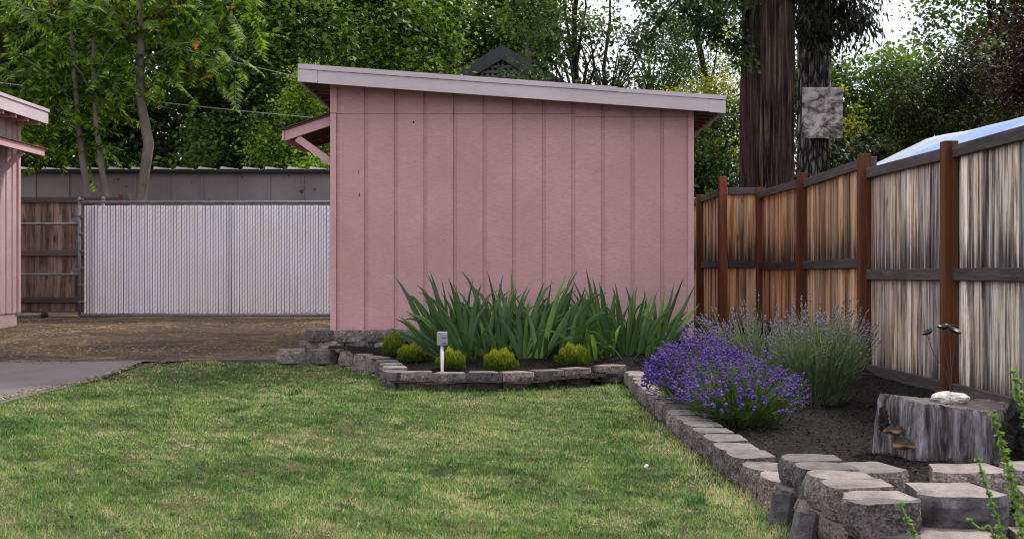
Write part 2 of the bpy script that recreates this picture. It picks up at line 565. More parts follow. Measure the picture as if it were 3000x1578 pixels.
c = L_iris.ramp(g, [(.3, (.026, .072, .022)), (.7, (.068, .150, .046))])
c = L_iris.mix(1.0, c, L_iris.ramp(L_iris.rnd(), [(0, (.75, .8, .85)), (.8, (1.15, 1.1, 1.0)), (1, (2.6, 2.0, 1.6))]), 'MULTIPLY')
L_iris = L_iris.leaf(c, L_iris.mix(1.0, c, (2.0, 1.8, .8), 'MULTIPLY'), .42, .25, .4)
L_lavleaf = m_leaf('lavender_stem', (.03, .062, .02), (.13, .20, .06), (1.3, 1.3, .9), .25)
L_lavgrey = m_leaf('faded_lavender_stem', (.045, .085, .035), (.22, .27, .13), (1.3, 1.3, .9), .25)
L_lavflower = m_leaf('lavender_flower', (.05, .020, .13), (.26, .14, .55), (1.2, 1.1, 1.3), .25, .7, .1)
L_lavfade = m_leaf('faded_lavender_flower', (.13, .11, .14), (.31, .28, .35), (1, 1, 1), .2, .8, .1)
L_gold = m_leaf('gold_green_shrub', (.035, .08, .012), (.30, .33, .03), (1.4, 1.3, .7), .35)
L_sprig = m_leaf('fresh_green_sprig', (.07, .16, .03), (.20, .36, .07), (1.5, 1.4, .8), .4)
L_mulch = m_leaf('bark_chip', (.003, .0025, .0025), (.045, .031, .026), (.2, .2, .2), .02, .9, .15)
L_litter = m_leaf('straw_litter', (.06, .045, .036), (.44, .33, .19), (.3, .3, .3), .05, .9, .15)

# ------------------------------------------------------------------ setting: ground, lawn, drive, gravel yard, bed
def grid_sheet(name, xs, ys, zf, mat, keep=None, kind='structure'):
    X, Y = np.meshgrid(xs, ys)
    Z = zf(X, Y)
    V = np.stack([X, Y, Z], -1).reshape(-1, 3)
    nx = len(xs); F = []
    for j in range(len(ys) - 1):
        for i in range(nx - 1):
            if keep is not None and not keep((xs[i] + xs[i + 1]) / 2, (ys[j] + ys[j + 1]) / 2):
                continue
            a = j * nx + i
            F.append((a, a + 1, a + nx + 1, a + nx))
    o = link(name, np_mesh(name, V, F, smooth=True), mat)
    return tag(o, kind=kind)

xs = np.concatenate([[-400, -120, -50, -25], np.linspace(-14, 14, 57), [25, 50, 120, 400]])
ys = np.concatenate([[-400, -100, -30, -10], np.linspace(-4, 30, 69), [45, 80, 150, 400, 700]])
grid_sheet('ground', xs, ys, lambda x, y: hz(x, y) - .02, ground_mat)

# outer edge of the low block wall (top front line); the lawn lies on its right-hand side
WALL = [(-2.34, 11.72), (-1.72, 11.70), (-1.50, 11.36), (-1.27, 10.92), (-1.16, 10.45), (-1.04, 9.80), (-.72, 9.70), (-.42, 9.68),
        (-.12, 9.72), (.14, 9.82), (.46, 10.02), (.77, 10.26), (.93, 10.16), (.955, 9.95), (.935, 9.0), (.93, 7.8), (.94, 6.9), (.965, 6.2),
        (.985, 5.4), (1.02, 4.85), (1.04, 4.4), (1.06, 3.70)]
LAWN = [(-3.74, -2.0), (-3.74, 8.0), (-3.72, 10.0), (-3.60, 11.5), (-3.25, 12.05), (-2.6, 12.15), (-2.34, 11.95)] + WALL + [(1.06, 3.2), (1.5, 2.4), (3.0, 2.0), (3.0, -2.0)]
g = grid_sheet('lawn', np.linspace(-3.75, 3.0, 136), np.linspace(-2, 12.2, 143), lambda x, y: hz(x, y) + .004, lawn_soil,
               keep=lambda x, y: bool(in_poly(np.array([x]), np.array([y]), LAWN)[0]))
grid_sheet('driveway', np.linspace(-9.5, -3.70, 30), np.linspace(-3, 12.02, 61), lambda x, y: hz(x, y) + .010, asphalt_mat,
           keep=lambda x, y: x < -3.72 or y < 11.3)
grid_sheet('gravel_yard', np.linspace(-10, 2.9, 60), np.linspace(11.7, 21, 60), lambda x, y: hz(x, y) + .006, gravel_mat,
           keep=lambda x, y: y > 12.0 or (x > -3.6 and y > 12.0))

BED = WALL[:] + [(1.2, 3.5), (3.4, 2.6), (3.4, 19.0), (1.0, 19.0), (-1.2, 12.3), (-1.3, 11.9), (-2.2, 11.9)]
grid_sheet('garden_bed', np.linspace(-1.8, 3.4, 105), np.linspace(3.4, 16, 150), lambda x, y: bedz(x, y), mulch_mat,
           keep=lambda x, y: bool(in_poly(np.array([x - .07]), np.array([y + (.1 if y > 9.4 else 0)]), BED)[0]))

def quads(P, d, s, L, w, fold=.0, nrm=None):
    n = len(P)
    V = np.empty((n, 4, 3), np.float32)
    V[:, 0] = P
    mid = P + d * (L * .45)[:, None]
    up = 0 if nrm is None else nrm * (w * fold)[:, None]
    V[:, 1] = mid + s * w[:, None] + up
    V[:, 2] = P + d * L[:, None]
    V[:, 3] = mid - s * w[:, None] + up
    F = np.arange(n * 4).reshape(n, 4)
    return V.reshape(-1, 3), F
def unit(a):
    return a / np.maximum(np.linalg.norm(a, axis=-1, keepdims=True), 1e-9)

# grass: blades of a mown, patchy lawn
def grass():
    n = 720000
    u = rng.random(n)
    D = 2.6 * (12.2 / 2.6) ** u
    X = (rng.random(n) * 2 - 1) * (.46 * D + .8)
    ok = in_poly(X, D, LAWN) & (X < 1.06 + (D < 3.4) * 2)
    X, D = X[ok], D[ok]; n = len(X)
    def nse(s, k):
        ph = rng.random((k, 4)) * 6.28
        r = np.zeros(n)
        for i in range(k):
            a = ph[i, 0]; f = s * (1 + .7 * i)
            r += np.sin((X * math.cos(a) + D * math.sin(a)) * f + ph[i, 1] + 1.6 * np.sin((X * math.sin(a * 2.3) + D * math.cos(a * 1.7)) * f * .7 + ph[i, 2])) / (1 + .35 * i)
        return r / 1.8
    patch = nse(2.6, 4) * .36 + nse(10, 4) * .36 + nse(28, 4) * .42 + nse(70, 3) * .36
    t = .35 + .31 * patch + rng.normal(0, .17, n)
    weed = nse(5, 4) * .5 + nse(15, 4) * .6
    t = np.where(weed > .80, .08 + rng.normal(0, .08, n), t)
    t += np.clip((D - 8.6) / 3.2, 0, 1) * .05
    # drier fringe along the wall foot and the drive
    wd_ = np.full(n, 9.)
    W = np.array(WALL)
    for i in range(len(W) - 1):
        a, b = W[i], W[i + 1]; d = b - a; L2 = (d ** 2).sum()
        s = np.clip(((X - a[0]) * d[0] + (D - a[1]) * d[1]) / L2, 0, 1)
        wd_ = np.minimum(wd_, np.hypot(X - a[0] - s * d[0], D - a[1] - s * d[1]))
    dry = (wd_ < .17 + .07 * np.sin(D * 5) + .05 * np.sin(D * 13)) & (D < 8.2) & (rng.random(n) < .32)
    t = np.where(dry, .80 + rng.normal(0, .12, n), t)
    t = np.clip(t, 0, 1)
    Ln = (.013 + .016 * rng.random(n)) * (1 + .35 * np.clip(weed - .7, 0, 1) + .75 * (wd_ < .14) * rng.random(n))
    lump = np.clip(nse(5, 4), -1, 1)
    Ln *= 1 + .28 * lump + .45 * np.clip(nse(26, 4), -1, 1)
    w = .0017 * np.clip(D / 4.5, .8, 2.4) * (1 + .5 * rng.random(n))
    az = rng.random(n) * 6.283; lean = rng.random(n) ** .6 * 1.35
    d = np.stack([np.cos(az) * np.sin(lean), np.sin(az) * np.sin(lean), np.cos(lean)], -1)
    sa = rng.random(n) * 6.283
    s = np.stack([np.cos(sa), np.sin(sa) * .5, np.zeros(n)], -1)
    P = np.stack([X, D, hz(X, D) + .002], -1)
    V = np.empty((n, 3, 3), np.float32)
    V[:, 0] = P - s * w[:, None]; V[:, 1] = P + s * w[:, None]; V[:, 2] = P + d * Ln[:, None]
    F = np.arange(n * 3).reshape(n, 3)
    o = link('grass', np_mesh('grass', V, F, t), L_grass)
    tag(o, 'short patchy green and straw coloured grass of the lawn', 'grass', kind='stuff')
grass()

def weeds():
    rs = np.random.default_rng(3)
    k = 150
    D = 3.6 * (11.6 / 3.6) ** rs.random(k); X = (rs.random(k) * 2 - 1) * .46 * D
    ok = in_poly(X - .12, D, LAWN) & in_poly(X + .25, D, LAWN); X, D = X[ok], D[ok]; k = len(X)
    m_ = rs.integers(7, 20, k); i = np.repeat(np.arange(k), m_); n = len(i)
    rad = (.015 + .05 * rs.random(k))[i]
    a = rs.random(n) * 6.283; q = rs.random(n) ** .5 * rad
    P = np.stack([X[i] + np.cos(a) * q * 1.6, D[i] + np.sin(a) * q, hz(X[i], D[i]) + .012 + .012 * rs.random(n)], -1)
    e = rs.random(n) * .9
    d = np.stack([np.cos(a) * np.cos(e), np.sin(a) * np.cos(e), np.sin(e)], -1)
    sd = unit(np.cross(d, np.array([0, 0, 1.]) + rs.normal(0, .3, (n, 3))))
    L = .010 + .020 * rs.random(n); w = L * (.16 + .14 * rs.random(n))
    V, F = quads(P, d, sd, L, w)
    o = link('weeds', np_mesh('weeds', V, F, np.clip(rs.normal(.35, .22, n), 0, 1)), L_weed)
    tag(o, 'low dark broad-leaved weeds scattered through the lawn', 'weeds', kind='stuff')
L_weed = m_leaf('weed_leaf', (.020, .05, .022), (.10, .19, .06), (1.4, 1.4, 1), .25)

def chips(name, n, sampler, zf, size, mat, label, cat, flat=.35, thin=.35):
    P2 = sampler(n); n = len(P2)
    P = np.stack([P2[:, 0], P2[:, 1], zf(P2[:, 0], P2[:, 1]) + .004 + .008 * rng.random(n)], -1)
    az = rng.random(n) * 6.283; ti = rng.normal(0, flat, n)
    d = np.stack([np.cos(az) * np.cos(ti), np.sin(az) * np.cos(ti), np.sin(ti)], -1)
    ro = rng.normal(0, flat, n)
    s = np.stack([-np.sin(az) * np.cos(ro), np.cos(az) * np.cos(ro), np.sin(ro)], -1)
    L = size * (.4 + rng.random(n) ** 2 * 1.6); w = L * (thin * (.5 + rng.random(n)))
    up = np.array([0, 0, 1.])
    V = np.empty((n, 5, 3), np.float32)
    V[:, 0] = P - d * L[:, None] * .5; V[:, 1] = P + s * w[:, None] * .5; V[:, 2] = P + d * L[:, None] * .5; V[:, 3] = P - s * w[:, None] * .5
    V[:, 4] = P + up * (w[:, None] * .45)
    b = np.arange(n)[:, None] * 5
    F = np.concatenate([b + [0, 3, 4], b + [3, 2, 4], b + [2, 1, 4], b + [1, 0, 4]], 0)
    t = np.tile(np.clip(rng.random(n) ** 1.8, 0, 1), 4)
    o = link(name, np_mesh(name, V, F, t), mat)
    return tag(o, label, cat, kind='stuff')

weeds()
def bed_sampler(n):
    x = rng.random(n * 3) * 4.6 - 1.5; y = 3.5 * (12.1 / 3.5) ** rng.random(n * 3)
    ok = in_poly(x - .2, y + .1, BED)
    return np.stack([x[ok], y[ok]], -1)[:n]
chips('bark_mulch', 42000, bed_sampler, bedz, .017, L_mulch, 'dark brown bark chips covering the planting bed', 'mulch')
def yard_sampler(n):
    y = 11.85 + rng.random(n) * 6.6; x = -8 + rng.random(n) * 6.6
    k = (np.sin(x * 1.3 + y * .7) + np.sin(x * .6 - y * 2.1 + 1) + np.sin(y * 3.1 + .4 * x)) / 3
    ok = (rng.random(n) < .45 + .45 * k) & ~((x > -2.3) & (y < 12.2))
    return np.stack([x[ok], y[ok]], -1)
chips('straw_litter', 60000, yard_sampler, lambda x, y: hz(x, y) + .004, .022, L_litter, 'dry straw and stone bits strewn over the gravel yard', 'litter', .2, .3)
def edge_sampler(n):
    y = 8.0 + rng.random(n) * 4.1
    x = np.interp(y, [8, 10, 11.5, 12.05], [-3.74, -3.72, -3.6, -3.25]) - np.abs(rng.normal(0, .06, n))
    return np.stack([x, y], -1)
chips('drive_edge_debris', 1500, edge_sampler, lambda x, y: hz(x, y) + .012, .022, L_litter, 'crumbs and dry clippings along the asphalt edge', 'debris', .2, .4)

# ------------------------------------------------------------------ main pink shed
SX0, SX1, SY0, SY1 = -1.83, 1.83, 12.15, 15.81
def under(x):            # underside of the roof deck
    return 2.985 - .0722 * (x + 2.13)
shed = thing('garden_shed', (0, 12.15, .33), 'pink grooved-panel shed with a slanting roof behind the iris bed', 'shed')
pitch = .3048
edges = [SX0 + .045] + [SX0 + .045 + .30 + i * .3015 for i in range(12)]
edges = [e for e in edges if e < SX1 - .1] + [SX1 - .02]
ZB, SEAM = .33, 2.635
for i in range(len(edges) - 1):
    x0, x1 = edges[i] + (.019 if i else .0015), edges[i + 1] - (.019 if i < len(edges) - 2 else .0015)
    sm = SEAM if i < 8 else SEAM - .03
    # lower and upper sheets: real slabs, the upper one a touch proud
    mb = MB(); y0, y1 = SY0, SY0 + .013
    V = [(x0, y0, ZB), (x1, y0, ZB), (x1, y1, ZB), (x0, y1, ZB), (x0, y0, sm), (x1, y0, sm), (x1, y1, sm), (x0, y1, sm)]
    mb.add(V, chbox((1, 1, 1))[1]); mb.build('siding_panel', pink, shed)
    mb = MB(); y0 = SY0 - .003; y1 = SY0 + .012
    V = [(x0, y0, sm + .003), (x1, y0, sm + .003), (x1, y1, sm + .003), (x0, y1, sm + .003), (x0, y0, under(x0) - .02), (x1, y0, under(x1) - .02), (x1, y1, under(x1) - .02), (x0, y1, under(x0) - .02)]
    mb.add(V, chbox((1, 1, 1))[1]); mb.build('siding_panel', pink, shed)
for i, e in enumerate(edges[1:-1]):
    sm = SEAM if i < 8 else SEAM - .03
    w = .046
    box_obj('groove', pink, shed, (e + .0067, SY0 + .0215, (ZB + sm) / 2), (w, .016, sm - ZB))
    tp = under(e) - .02
    box_obj('groove', pink, shed, (e + .0067, SY0 + .0205, (sm + .003 + tp) / 2), (w, .016, tp - sm - .003))
box_obj('corner_trim', pink_trim, shed, (SX0 + .012, SY0 - .012, (ZB + SEAM) / 2 + .0), (.062, .026, SEAM - ZB), ch=.003)
box_obj('corner_trim', pink_trim, shed, (SX0 + .016, SY0 - .016, (SEAM + .004 + under(SX0) - .03) / 2), (.068, .03, under(SX0) - .03 - SEAM - .004), ch=.003)
box_obj('corner_trim', pink_trim, shed, (SX1 - .010, SY0 - .012, (ZB + under(SX1) - .03) / 2), (.060, .026, under(SX1) - .03 - ZB), ch=.003)
for sx in (SX0 + .012, SX1 - .012):          # side and rear walls
    V = [(sx - .01, SY0 + .025, ZB), (sx + .01, SY0 + .025, ZB), (sx + .01, SY1, ZB), (sx - .01, SY1, ZB)]
    V += [(x, y, under(x) - .02) for x, y, z in V]
    MB().add(V, chbox((1, 1, 1))[1]).build('side_wall', pink, shed)
MB().add([(SX0 + .025, SY1 - .02, ZB), (SX1 - .025, SY1 - .02, ZB), (SX1 - .025, SY1, ZB), (SX0 + .025, SY1, ZB)] +
         [(x, y, under(x) - .02) for x, y in ((SX0 + .025, SY1 - .02), (SX1 - .025, SY1 - .02), (SX1 - .025, SY1), (SX0 + .025, SY1))],
         chbox((1, 1, 1))[1]).build('rear_wall', pink, shed)
for i in range(16):
    yy = SY0 + .25 + i * .235
    for xx in (SX0, SX1):
        box_obj('batten', pink, shed, (xx + (.0 if xx < 0 else 0), yy, (ZB + under(xx) - .05) / 2), (.02, .036, under(xx) - .05 - ZB))
box_obj('foundation', block_mat, shed, (0, 13.98, .18), (3.62, 3.6, .30))
FX0, FX1, FY0, FY1 = -2.13, 2.125, 11.86, 16.1
def slab(name, mat, parent, x0, x1, y0, y1, zlo, zhi):
    V = [(x0, y0, zlo(x0)), (x1, y0, zlo(x1)), (x1, y1, zlo(x1)), (x0, y1, zlo(x0)), (x0, y0, zhi(x0)), (x1, y0, zhi(x1)), (x1, y1, zhi(x1)), (x0, y1, zhi(x0))]
    return MB().add(V, chbox((1, 1, 1))[1]).build(name, mat, parent)
roof = slab('roof', felt, shed, FX0 + .03, FX1 - .03, FY0 + .03, FY1, lambda x: under(x) + .002, lambda x: under(x) + .09)
# soffit boards and rafters
for i in range(17):
    y = FY0 + .06 + i * .25
    slab('rafter', soffit, roof, FX0 + .03, SX0 - .02, y, y + .045, lambda x: under(x) - .055, lambda x: under(x))
    slab('rafter', soffit, roof, SX1 + .02, FX1 - .03, y, y + .045, lambda x: under(x) - .055, lambda x: under(x))
# fascia: long board, two short ends, drip cap in two lengths
fz0 = lambda x: 2.917 - .0722 * (x + 2.13)
slab('fascia_board', skylit_pink, shed, FX0, FX0 + .195, FY0 - .004, FY0 + .026, fz0, lambda x: fz0(x) + .125)
slab('fascia_board', skylit_pink, shed, FX0 + .1985, FX1 - .165, FY0, FY0 + .026, lambda x: fz0(x) - .002, lambda x: fz0(x) + .125)
slab('fascia_board', skylit_pink, shed, FX1 - .1645, FX1, FY0 - .004, FY0 + .026, lambda x: fz0(x) - .008, lambda x: fz0(x) + .117)
slab('drip_cap', skylit_pink, shed, FX0 + .004, 1.05, FY0 - .014, FY0 + .026, lambda x: fz0(x) + .127, lambda x: fz0(x) + .176)
slab('drip_cap', skylit_pink, shed, 1.052, FX1 + .003, FY0 - .010, FY0 + .026, lambda x: fz0(x) + .125, lambda x: fz0(x) + .167)
slab('eave_board', skylit_pink, shed, FX0, FX0 + .024, FY0 + .03, FY1, fz0, lambda x: fz0(x) + .17)
slab('eave_board', skylit_pink, shed, FX1 - .024, FX1, FY0 + .03, FY1, fz0, lambda x: fz0(x) + .165)
for (x, z, w_, h_) in ((-1.003, 2.55, .014, .020), (-1.56, 2.04, .007, .035), (-1.555, 1.81, .007, .040), (-.99, 2.15, .010, .008), (-.70, 1.35, .006, .006), (.86, 2.05, .012, .006)):
    box_obj('knot_hole', dark_bark, shed, (x, SY0 - .0006, z), (w_, .003, h_))
# awning on the left wall
aw = thing('awning_mount', (SX0, 12.8, 2.5), None, None)
aw.name = 'awning'; aw.parent = shed; aw.location = Vector((SX0, 12.8, 2.5)) - WL[shed]
ax0, ax1 = -2.33, SX0 - .015
azt = lambda x: 2.47 + (x - ax0) / (ax1 - ax0) * .16
slab('awning_roof', soffit, aw, ax0 - .0, ax1, 12.20, 13.55, lambda x: azt(x) + .002, lambda x: azt(x) + .016)
for k in range(7):
    x0 = ax0 - .035 + k * .078
    slab('shingle', shingle, aw, x0, x0 + .085, 12.17, 13.58, lambda x: azt(x) + .018 + .003 * (k % 2), lambda x: azt(x) + .030 + .003 * (k % 2))
for y in (12.22, 12.66, 13.10, 13.50):
    slab('rafter', pink_trim if y < 12.3 else soffit, aw, ax0, ax1, y, y + .04, lambda x: azt(x) - (.10 if y < 12.3 else .06), azt)
slab('front_board', pink_trim, aw, ax0 - .022, ax0 - .002, 12.2, 13.55, lambda x: azt(ax0) - .10, lambda x: azt(ax0))
for y in (12.262, 13.48):
    bar_obj('brace', pink_trim, aw, (ax0 + .12, y, 2.40), (SX0 - .012, y, 2.14), .038, .075, .003)

# ------------------------------------------------------------------ neighbouring pink shed at the picture's edge
ls = thing('garden_shed', (-6.95, 15, .3), 'pink shed by the rolling gate with a mossy awning, mostly cut off', 'shed')
LX = -6.95; LY0, LY1 = 11.5, 16.8
n = int((LY1 - LY0) / .2)
for i in range(n):
    y1 = LY1 - .02 - i * .2
    box_obj('siding_panel', pink_left, ls, (LX - .01, y1 - .1, 1.84), (.02, .196, 2.76))
    box_obj('batten', pink_left, ls, (LX + .005, y1 - .2, 1.84), (.016, .022, 2.76), ch=.002)
box_obj('corner_trim', pink_trim, ls, (LX + .010, LY1 - .02, 1.84), (.03, .08, 2.76), ch=.003)
box_obj('corner_trim', pink_trim, ls, (LX - .045, LY1 + .012, 1.84), (.07, .024, 2.76), ch=.003)
box_obj('skirt_board', pink_left, ls, (LX - .03, (LY0 + LY1) / 2 - .03, .36), (.03, LY1 - LY0, .19))
box_obj('rear_wall', pink_left, ls, (LX - 1.85, LY1 - .01, 1.75), (3.5, .02, 2.9))
box_obj('front_wall', pink_left, ls, (LX - 1.85, LY0 + .01, 1.75), (3.5, .02, 2.9))
def lroof(x): return 3.17 - .06 * (x - LX)
slab('roof', felt, ls, LX - 3.6, LX + .33, LY0 - .2, LY1 + .14, lambda x: lroof(x) + .01, lambda x: lroof(x) + .12)
slab('eave_board', skylit_pink, ls, LX + .332, LX + .36, LY0 - .2, LY1 + .15, lambda x: 3.135, lambda x: 3.30)
slab('drip_cap', skylit_pink, ls, LX + .31, LX + .375, LY0 - .2, LY1 + .16, lambda x: 3.302, lambda x: 3.345)
slab('rake_board', skylit_pink, ls, LX - 3.6, LX + .33, LY1 + .142, LY1 + .165, lambda x: lroof(x) - .03, lambda x: lroof(x) + .14)
for i in range(9):
    y = LY1 - .1 - i * .4
    slab('rafter', pink_trim, ls, LX + .02, LX + .33, y, y + .045, lambda x: lroof(x) - .06, lambda x: lroof(x) + .008)
law = thing('awning_mount', (LX, 15, 2.7), None, None)
law.name = 'awning'; law.parent = ls; law.location = Vector((LX, 15, 2.7)) - WL[ls]
lz = lambda x: 2.835 - (x - LX) / .45 * .105
for k in range(6):
    x0 = LX + .01 + k * .08
    slab('shingle', shingle, law, x0, x0 + .09, 13.6, 16.56, lambda x: lz(x) + .02 - .003 * (k % 2), lambda x: lz(x) + .036 - .003 * (k % 2))
slab('awning_roof', soffit, law, LX + .01, LX + .45, 13.65, 16.5, lambda x: lz(x) + .002, lambda x: lz(x) + .018)
slab('front_board', pink_trim, law, LX + .452, LX + .475, 13.65, 16.52, lambda x: 2.64, lambda x: 2.735)
slab('rafter', pink_trim, law, LX + .02, LX + .45, 16.46, 16.50, lambda x: lz(x) - .09, lz)
for y in (13.9, 15.9):
    bar_obj('brace', pink_trim, law, (LX + .42, y, 2.64), (LX + .02, y, 2.24), .04, .075, .003)

# ------------------------------------------------------------------ rolling chain-link gate with slats
GY = 18.2
gz = .335
gate = thing('rolling_gate', (-4.5, GY, gz), 'rolling chain-link gate woven with white privacy slats', 'gate')
gx0, gx1, gtop = -6.60, -1.9, 2.10
def rod(name, mat, parent, a, b, r, sides=10):
    me = bpy.data.meshes.new(name)
    a, b = Vector(a), Vector(b)
    V, F = tube([(0, 0, 0), b - a], r, sides)
    me.from_pydata(V, [], F); me.polygons.foreach_set('use_smooth', [len(f) == 4 for f in F]); me.update()
    return link(name, me, mat, parent, a)
rod('top_rail', galv, gate, (gx0, GY, gtop), (gx1, GY, gtop), .022)
rod('bottom_rail', galv, gate, (gx0, GY, gz + .04), (gx1, GY, gz + .04), .022)
for x in (gx0, -4.26, gx1):
    rod('upright', galv, gate, (x, GY + (.035 if x == -4.26 else 0), gz + .04), (x, GY + (.035 if x == -4.26 else 0), gtop + (.0 if x > gx0 else .03)), .024)
for z in (1.77, 1.0):
    rod('tail_pipe', galv, gate, (-9.0, GY - .01, z), (gx0, GY - .01, z), .020)
rod('tail_pipe', galv, gate, (-9.0, GY - .01, .37), (-7.2, GY - .01, .37), .020)
box_obj('end_cap', rubber, gate, (-7.13, GY - .01, .375), (.11, .07, .085), ch=.02)
for z in (1.80, 1.03):
    me = bpy.data.meshes.new('roller')
    V, F = tube([(0, -.03, 0), (0, .03, 0)], .065, 14)
    me.from_pydata(V, [], F); me.update()
    link('roller', me, galv, gate, (gx0 - .09, GY + .06, z))
gp = thing('gate_post', (gx0 + .32, GY + .12, gz), 'galvanised steel post standing behind the slatted gate', 'post')
rod('pole', galv, gp, (gx0 + .32, GY + .12, gz - .1), (gx0 + .32, GY + .12, gtop + .05), .03)
me = bpy.data.meshes.new('cap'); V, F = tube([(0, 0, 0), (0, 0, .03), (0, 0, .05)], [.036, .03, .008], 10); me.from_pydata(V, [], F); me.update()
link('cap', me, galv, gp, (gx0 + .32, GY + .12, gtop + .05))
link('cap', me.copy(), galv, gate, (gx0, GY, gtop + .03))
pit = .0402
V, F = chbox((.0305, .003, gtop - gz - .12))
sm_ = bpy.data.meshes.new('slat'); sm_.from_pydata(V, [], F); sm_.update(); sm_.materials.append(slat_mat)
ns = int((gx1 - gx0 - .1) / pit)
for i in range(ns):
    link('slat', sm_, None, gate, (gx0 + .09 + i * pit, GY + .004 * random.uniform(-1, 1), (gtop + gz) / 2 + .012 + random.uniform(-.006, .006)), (0, random.uniform(-.004, .004), random.uniform(-.12, .12)))
mb = MB(); step = .082
for i in range(ns + 1):
    x = gx0 + .09 + (i - .5) * pit
    nzs = int((gtop - gz - .06) / step)
    for j in range(nzs):
        z = gz + .05 + j * step + (step / 2 if i % 2 else 0)
        a = Vector((x - .002, GY - .009, z)); b = Vector((x + pit + .002, GY - .009, min(z + step / 2, gtop - .01)))
        Vt, Ft = tube([a, b], .0024, 3, False); mb.add(Vt, Ft)
        a = Vector((x + pit, GY + .010, z + step / 2)); b = Vector((x, GY + .010, min(z + step, gtop - .01)))
        Vt, Ft = tube([a, b], .0024, 3, False); mb.add(Vt, Ft)
mb.build('chain_link_mesh', wire_mat, gate)
for j in range(7):
    box_obj('tension_band', galv, gate, (gx0 + .02, GY, gz + .25 + j * .26), (.075, .062, .02))

# ------------------------------------------------------------------ brown board fence behind the gate
bf = thing('board_fence', (-6.8, 18.75, .33), 'dark brown cedar fence behind the slatted gate', 'fence')
V, F = chbox((.138, .018, 1.76), .002)
bm_ = bpy.data.meshes.new('board'); bm_.from_pydata(V, [], F); bm_.update(); bm_.materials.append(back_board)
for i in range(32):
    x = -8.6 + i * .1445
    if x > -6.15 + .0: break
    link('board', bm_, None, bf, (x, 18.80 + .003 * (i % 2), 1.30 + random.uniform(-.01, .01)))
V, F = chbox((.2, .018, 1.64), .002)
for z, h in ((2.175, .085), (1.34, .09), (.60, .09)):
    box_obj('rail', back_rail, bf, (-7.3, 18.765, z), (2.6, .04, h), ch=.003)
box_obj('post', back_rail, bf, (-6.06, 18.76, 1.28), (.115, .09, 1.98), ch=.006)
box_obj('post_side', post_wood, bf, (-6.15, 18.74, 1.28), (.05, .06, 1.95), ch=.004)

# ------------------------------------------------------------------ long grey outbuilding behind
ob = thing('outbuilding', (-6, 22, .36), 'long low grey outbuilding with peeling paint and white metal roof', 'building')
OY = 21.8
box_obj('wall', outb_mat, ob, (-6.6, OY + .05, 1.60), (13.8, .1, 2.5))
for k in range(22):
    box_obj('batten', outb_mat, ob, (-13.0 + k * .612, OY - .012, 1.58), (.04, .024, 2.5))
box_obj('eave_board', dark_eave, ob, (-6.6, OY - .05, 2.875), (13.9, .20, .055))
slab('roof', white_metal, ob, -13.5, .3, OY - .10, OY + 5, lambda x: 2.905, lambda x: 2.91)
for k in range(34):
    x = -13.4 + k * .405
    y0, y1 = OY - .16, OY + 4.8
    V = [(x, y0, 2.912), (x + .30, y0, 2.912), (x + .30, y1, 2.912), (x, y1, 2.912), (x + .02, y0, 2.955), (x + .30, y0, 2.918), (x + .30, y1, 2.918), (x + .02, y1, 2.955)]
    MB().add(V, chbox((1, 1, 1))[1]).build('roof_sheet', white_metal, ob)

# ------------------------------------------------------------------ fence on the right
fr = thing('board_fence', (3.15, 8.7, .12), 'weathered plank fence with red brown posts along the right side', 'fence')
posts = [(3.23, 4.6, 1.93), (3.22, 6.75, 1.95), (3.19, 8.65, 1.965), (3.12, 10.5, 2.055), (3.18, 13.0, 2.105), (3.13, 15.1, 2.10), (2.69, 15.12, 2.235), (2.66, 16.75, 2.12), (2.62, 18.7, 2.12)]
board_cache = {}
def board(x, y, z0, z1, ang, w):
    key = (round(z1 - z0, 2), w)
    if key not in board_cache:
        h = key[0]
        V, F = chbox((w, .018, h), .002)
        V = [(a, b, c + h / 2) for a, b, c in V]
        me = bpy.data.meshes.new('board'); me.from_pydata(V, [], F); me.update(); me.materials.append(fence_wood)
        board_cache[key] = me
    return link('board', board_cache[key], None, fr, (x, y, z0), (random.uniform(-.004, .004), random.uniform(-.004, .004), ang))
for i in range(len(posts) - 1):
    a = Vector(posts[i][:2]); b = Vector(posts[i + 1][:2])
    near = i < 3
    zt = [1.93, 1.93, 1.93, 2.03, 2.05, 2.10, 2.10, 2.10][i]
    zm = [1.0, 1.0, 1.0, 1.10, 1.10, 1.13, 1.13, 1.13][i]
    zb = [.13, .13, .13, .24, .26, .28, .28, .3][i]
    d = (b - a); L = d.length; d.normalize()
    ang = math.atan2(d.y, d.x)
    nrm = Vector((d.y, -d.x))
    if nrm.x > 0 and abs(d.y) > .5: nrm = -nrm         # towards the garden
    if abs(d.y) <= .5: nrm = Vector((0, -1))
    jog = i == 5
    w = .165 if jog else .138
    nb = 3 if jog else max(1, int(L / .118))
    for k in range(nb):
        c = a + d * (L * (k + .5) / nb) - nrm * (.030 + .010 * (k % 2) + random.uniform(0, .004))
        board(c.x, c.y, zb, zt - .03, ang, w)
    p0 = a + d * .05 - nrm * .0; p1 = b - d * .05
    o2 = nrm * -.005
    def railz(nm, z, h, t, off):
        A = p0 - nrm * off; B = p1 - nrm * off
        bar_obj(nm, rail_wood, fr, (A.x, A.y, z), (B.x, B.y, z), t, h, .004)
    railz('top_rail', zt - .045, .088, .036, -.004)
    railz('middle_rail', zm, .088, .036, -.002)
    railz('kick_board', zb + .02, .13, .036, -.002)
    if jog:
        for z in (zt - .045, zm):
            for q in (p0 + d * -.02, p1 - d * -.02):
                box_obj('rail_bracket', galv, fr, (q.x, q.y - .03, z), (.022, .02, .092))
for k, (x, y, zt) in enumerate(posts):
    if k == 5: x += .03
    box_obj('post', post_wood, fr, (x - .02, y, (zt + .0) / 2), (.10, .10, zt), (0, 0, random.uniform(-.03, .03)), ch=.004)
box_obj('post', back_rail, fr, (3.19, 10.62, 1.02), (.09, .09, 2.05), ch=.004)

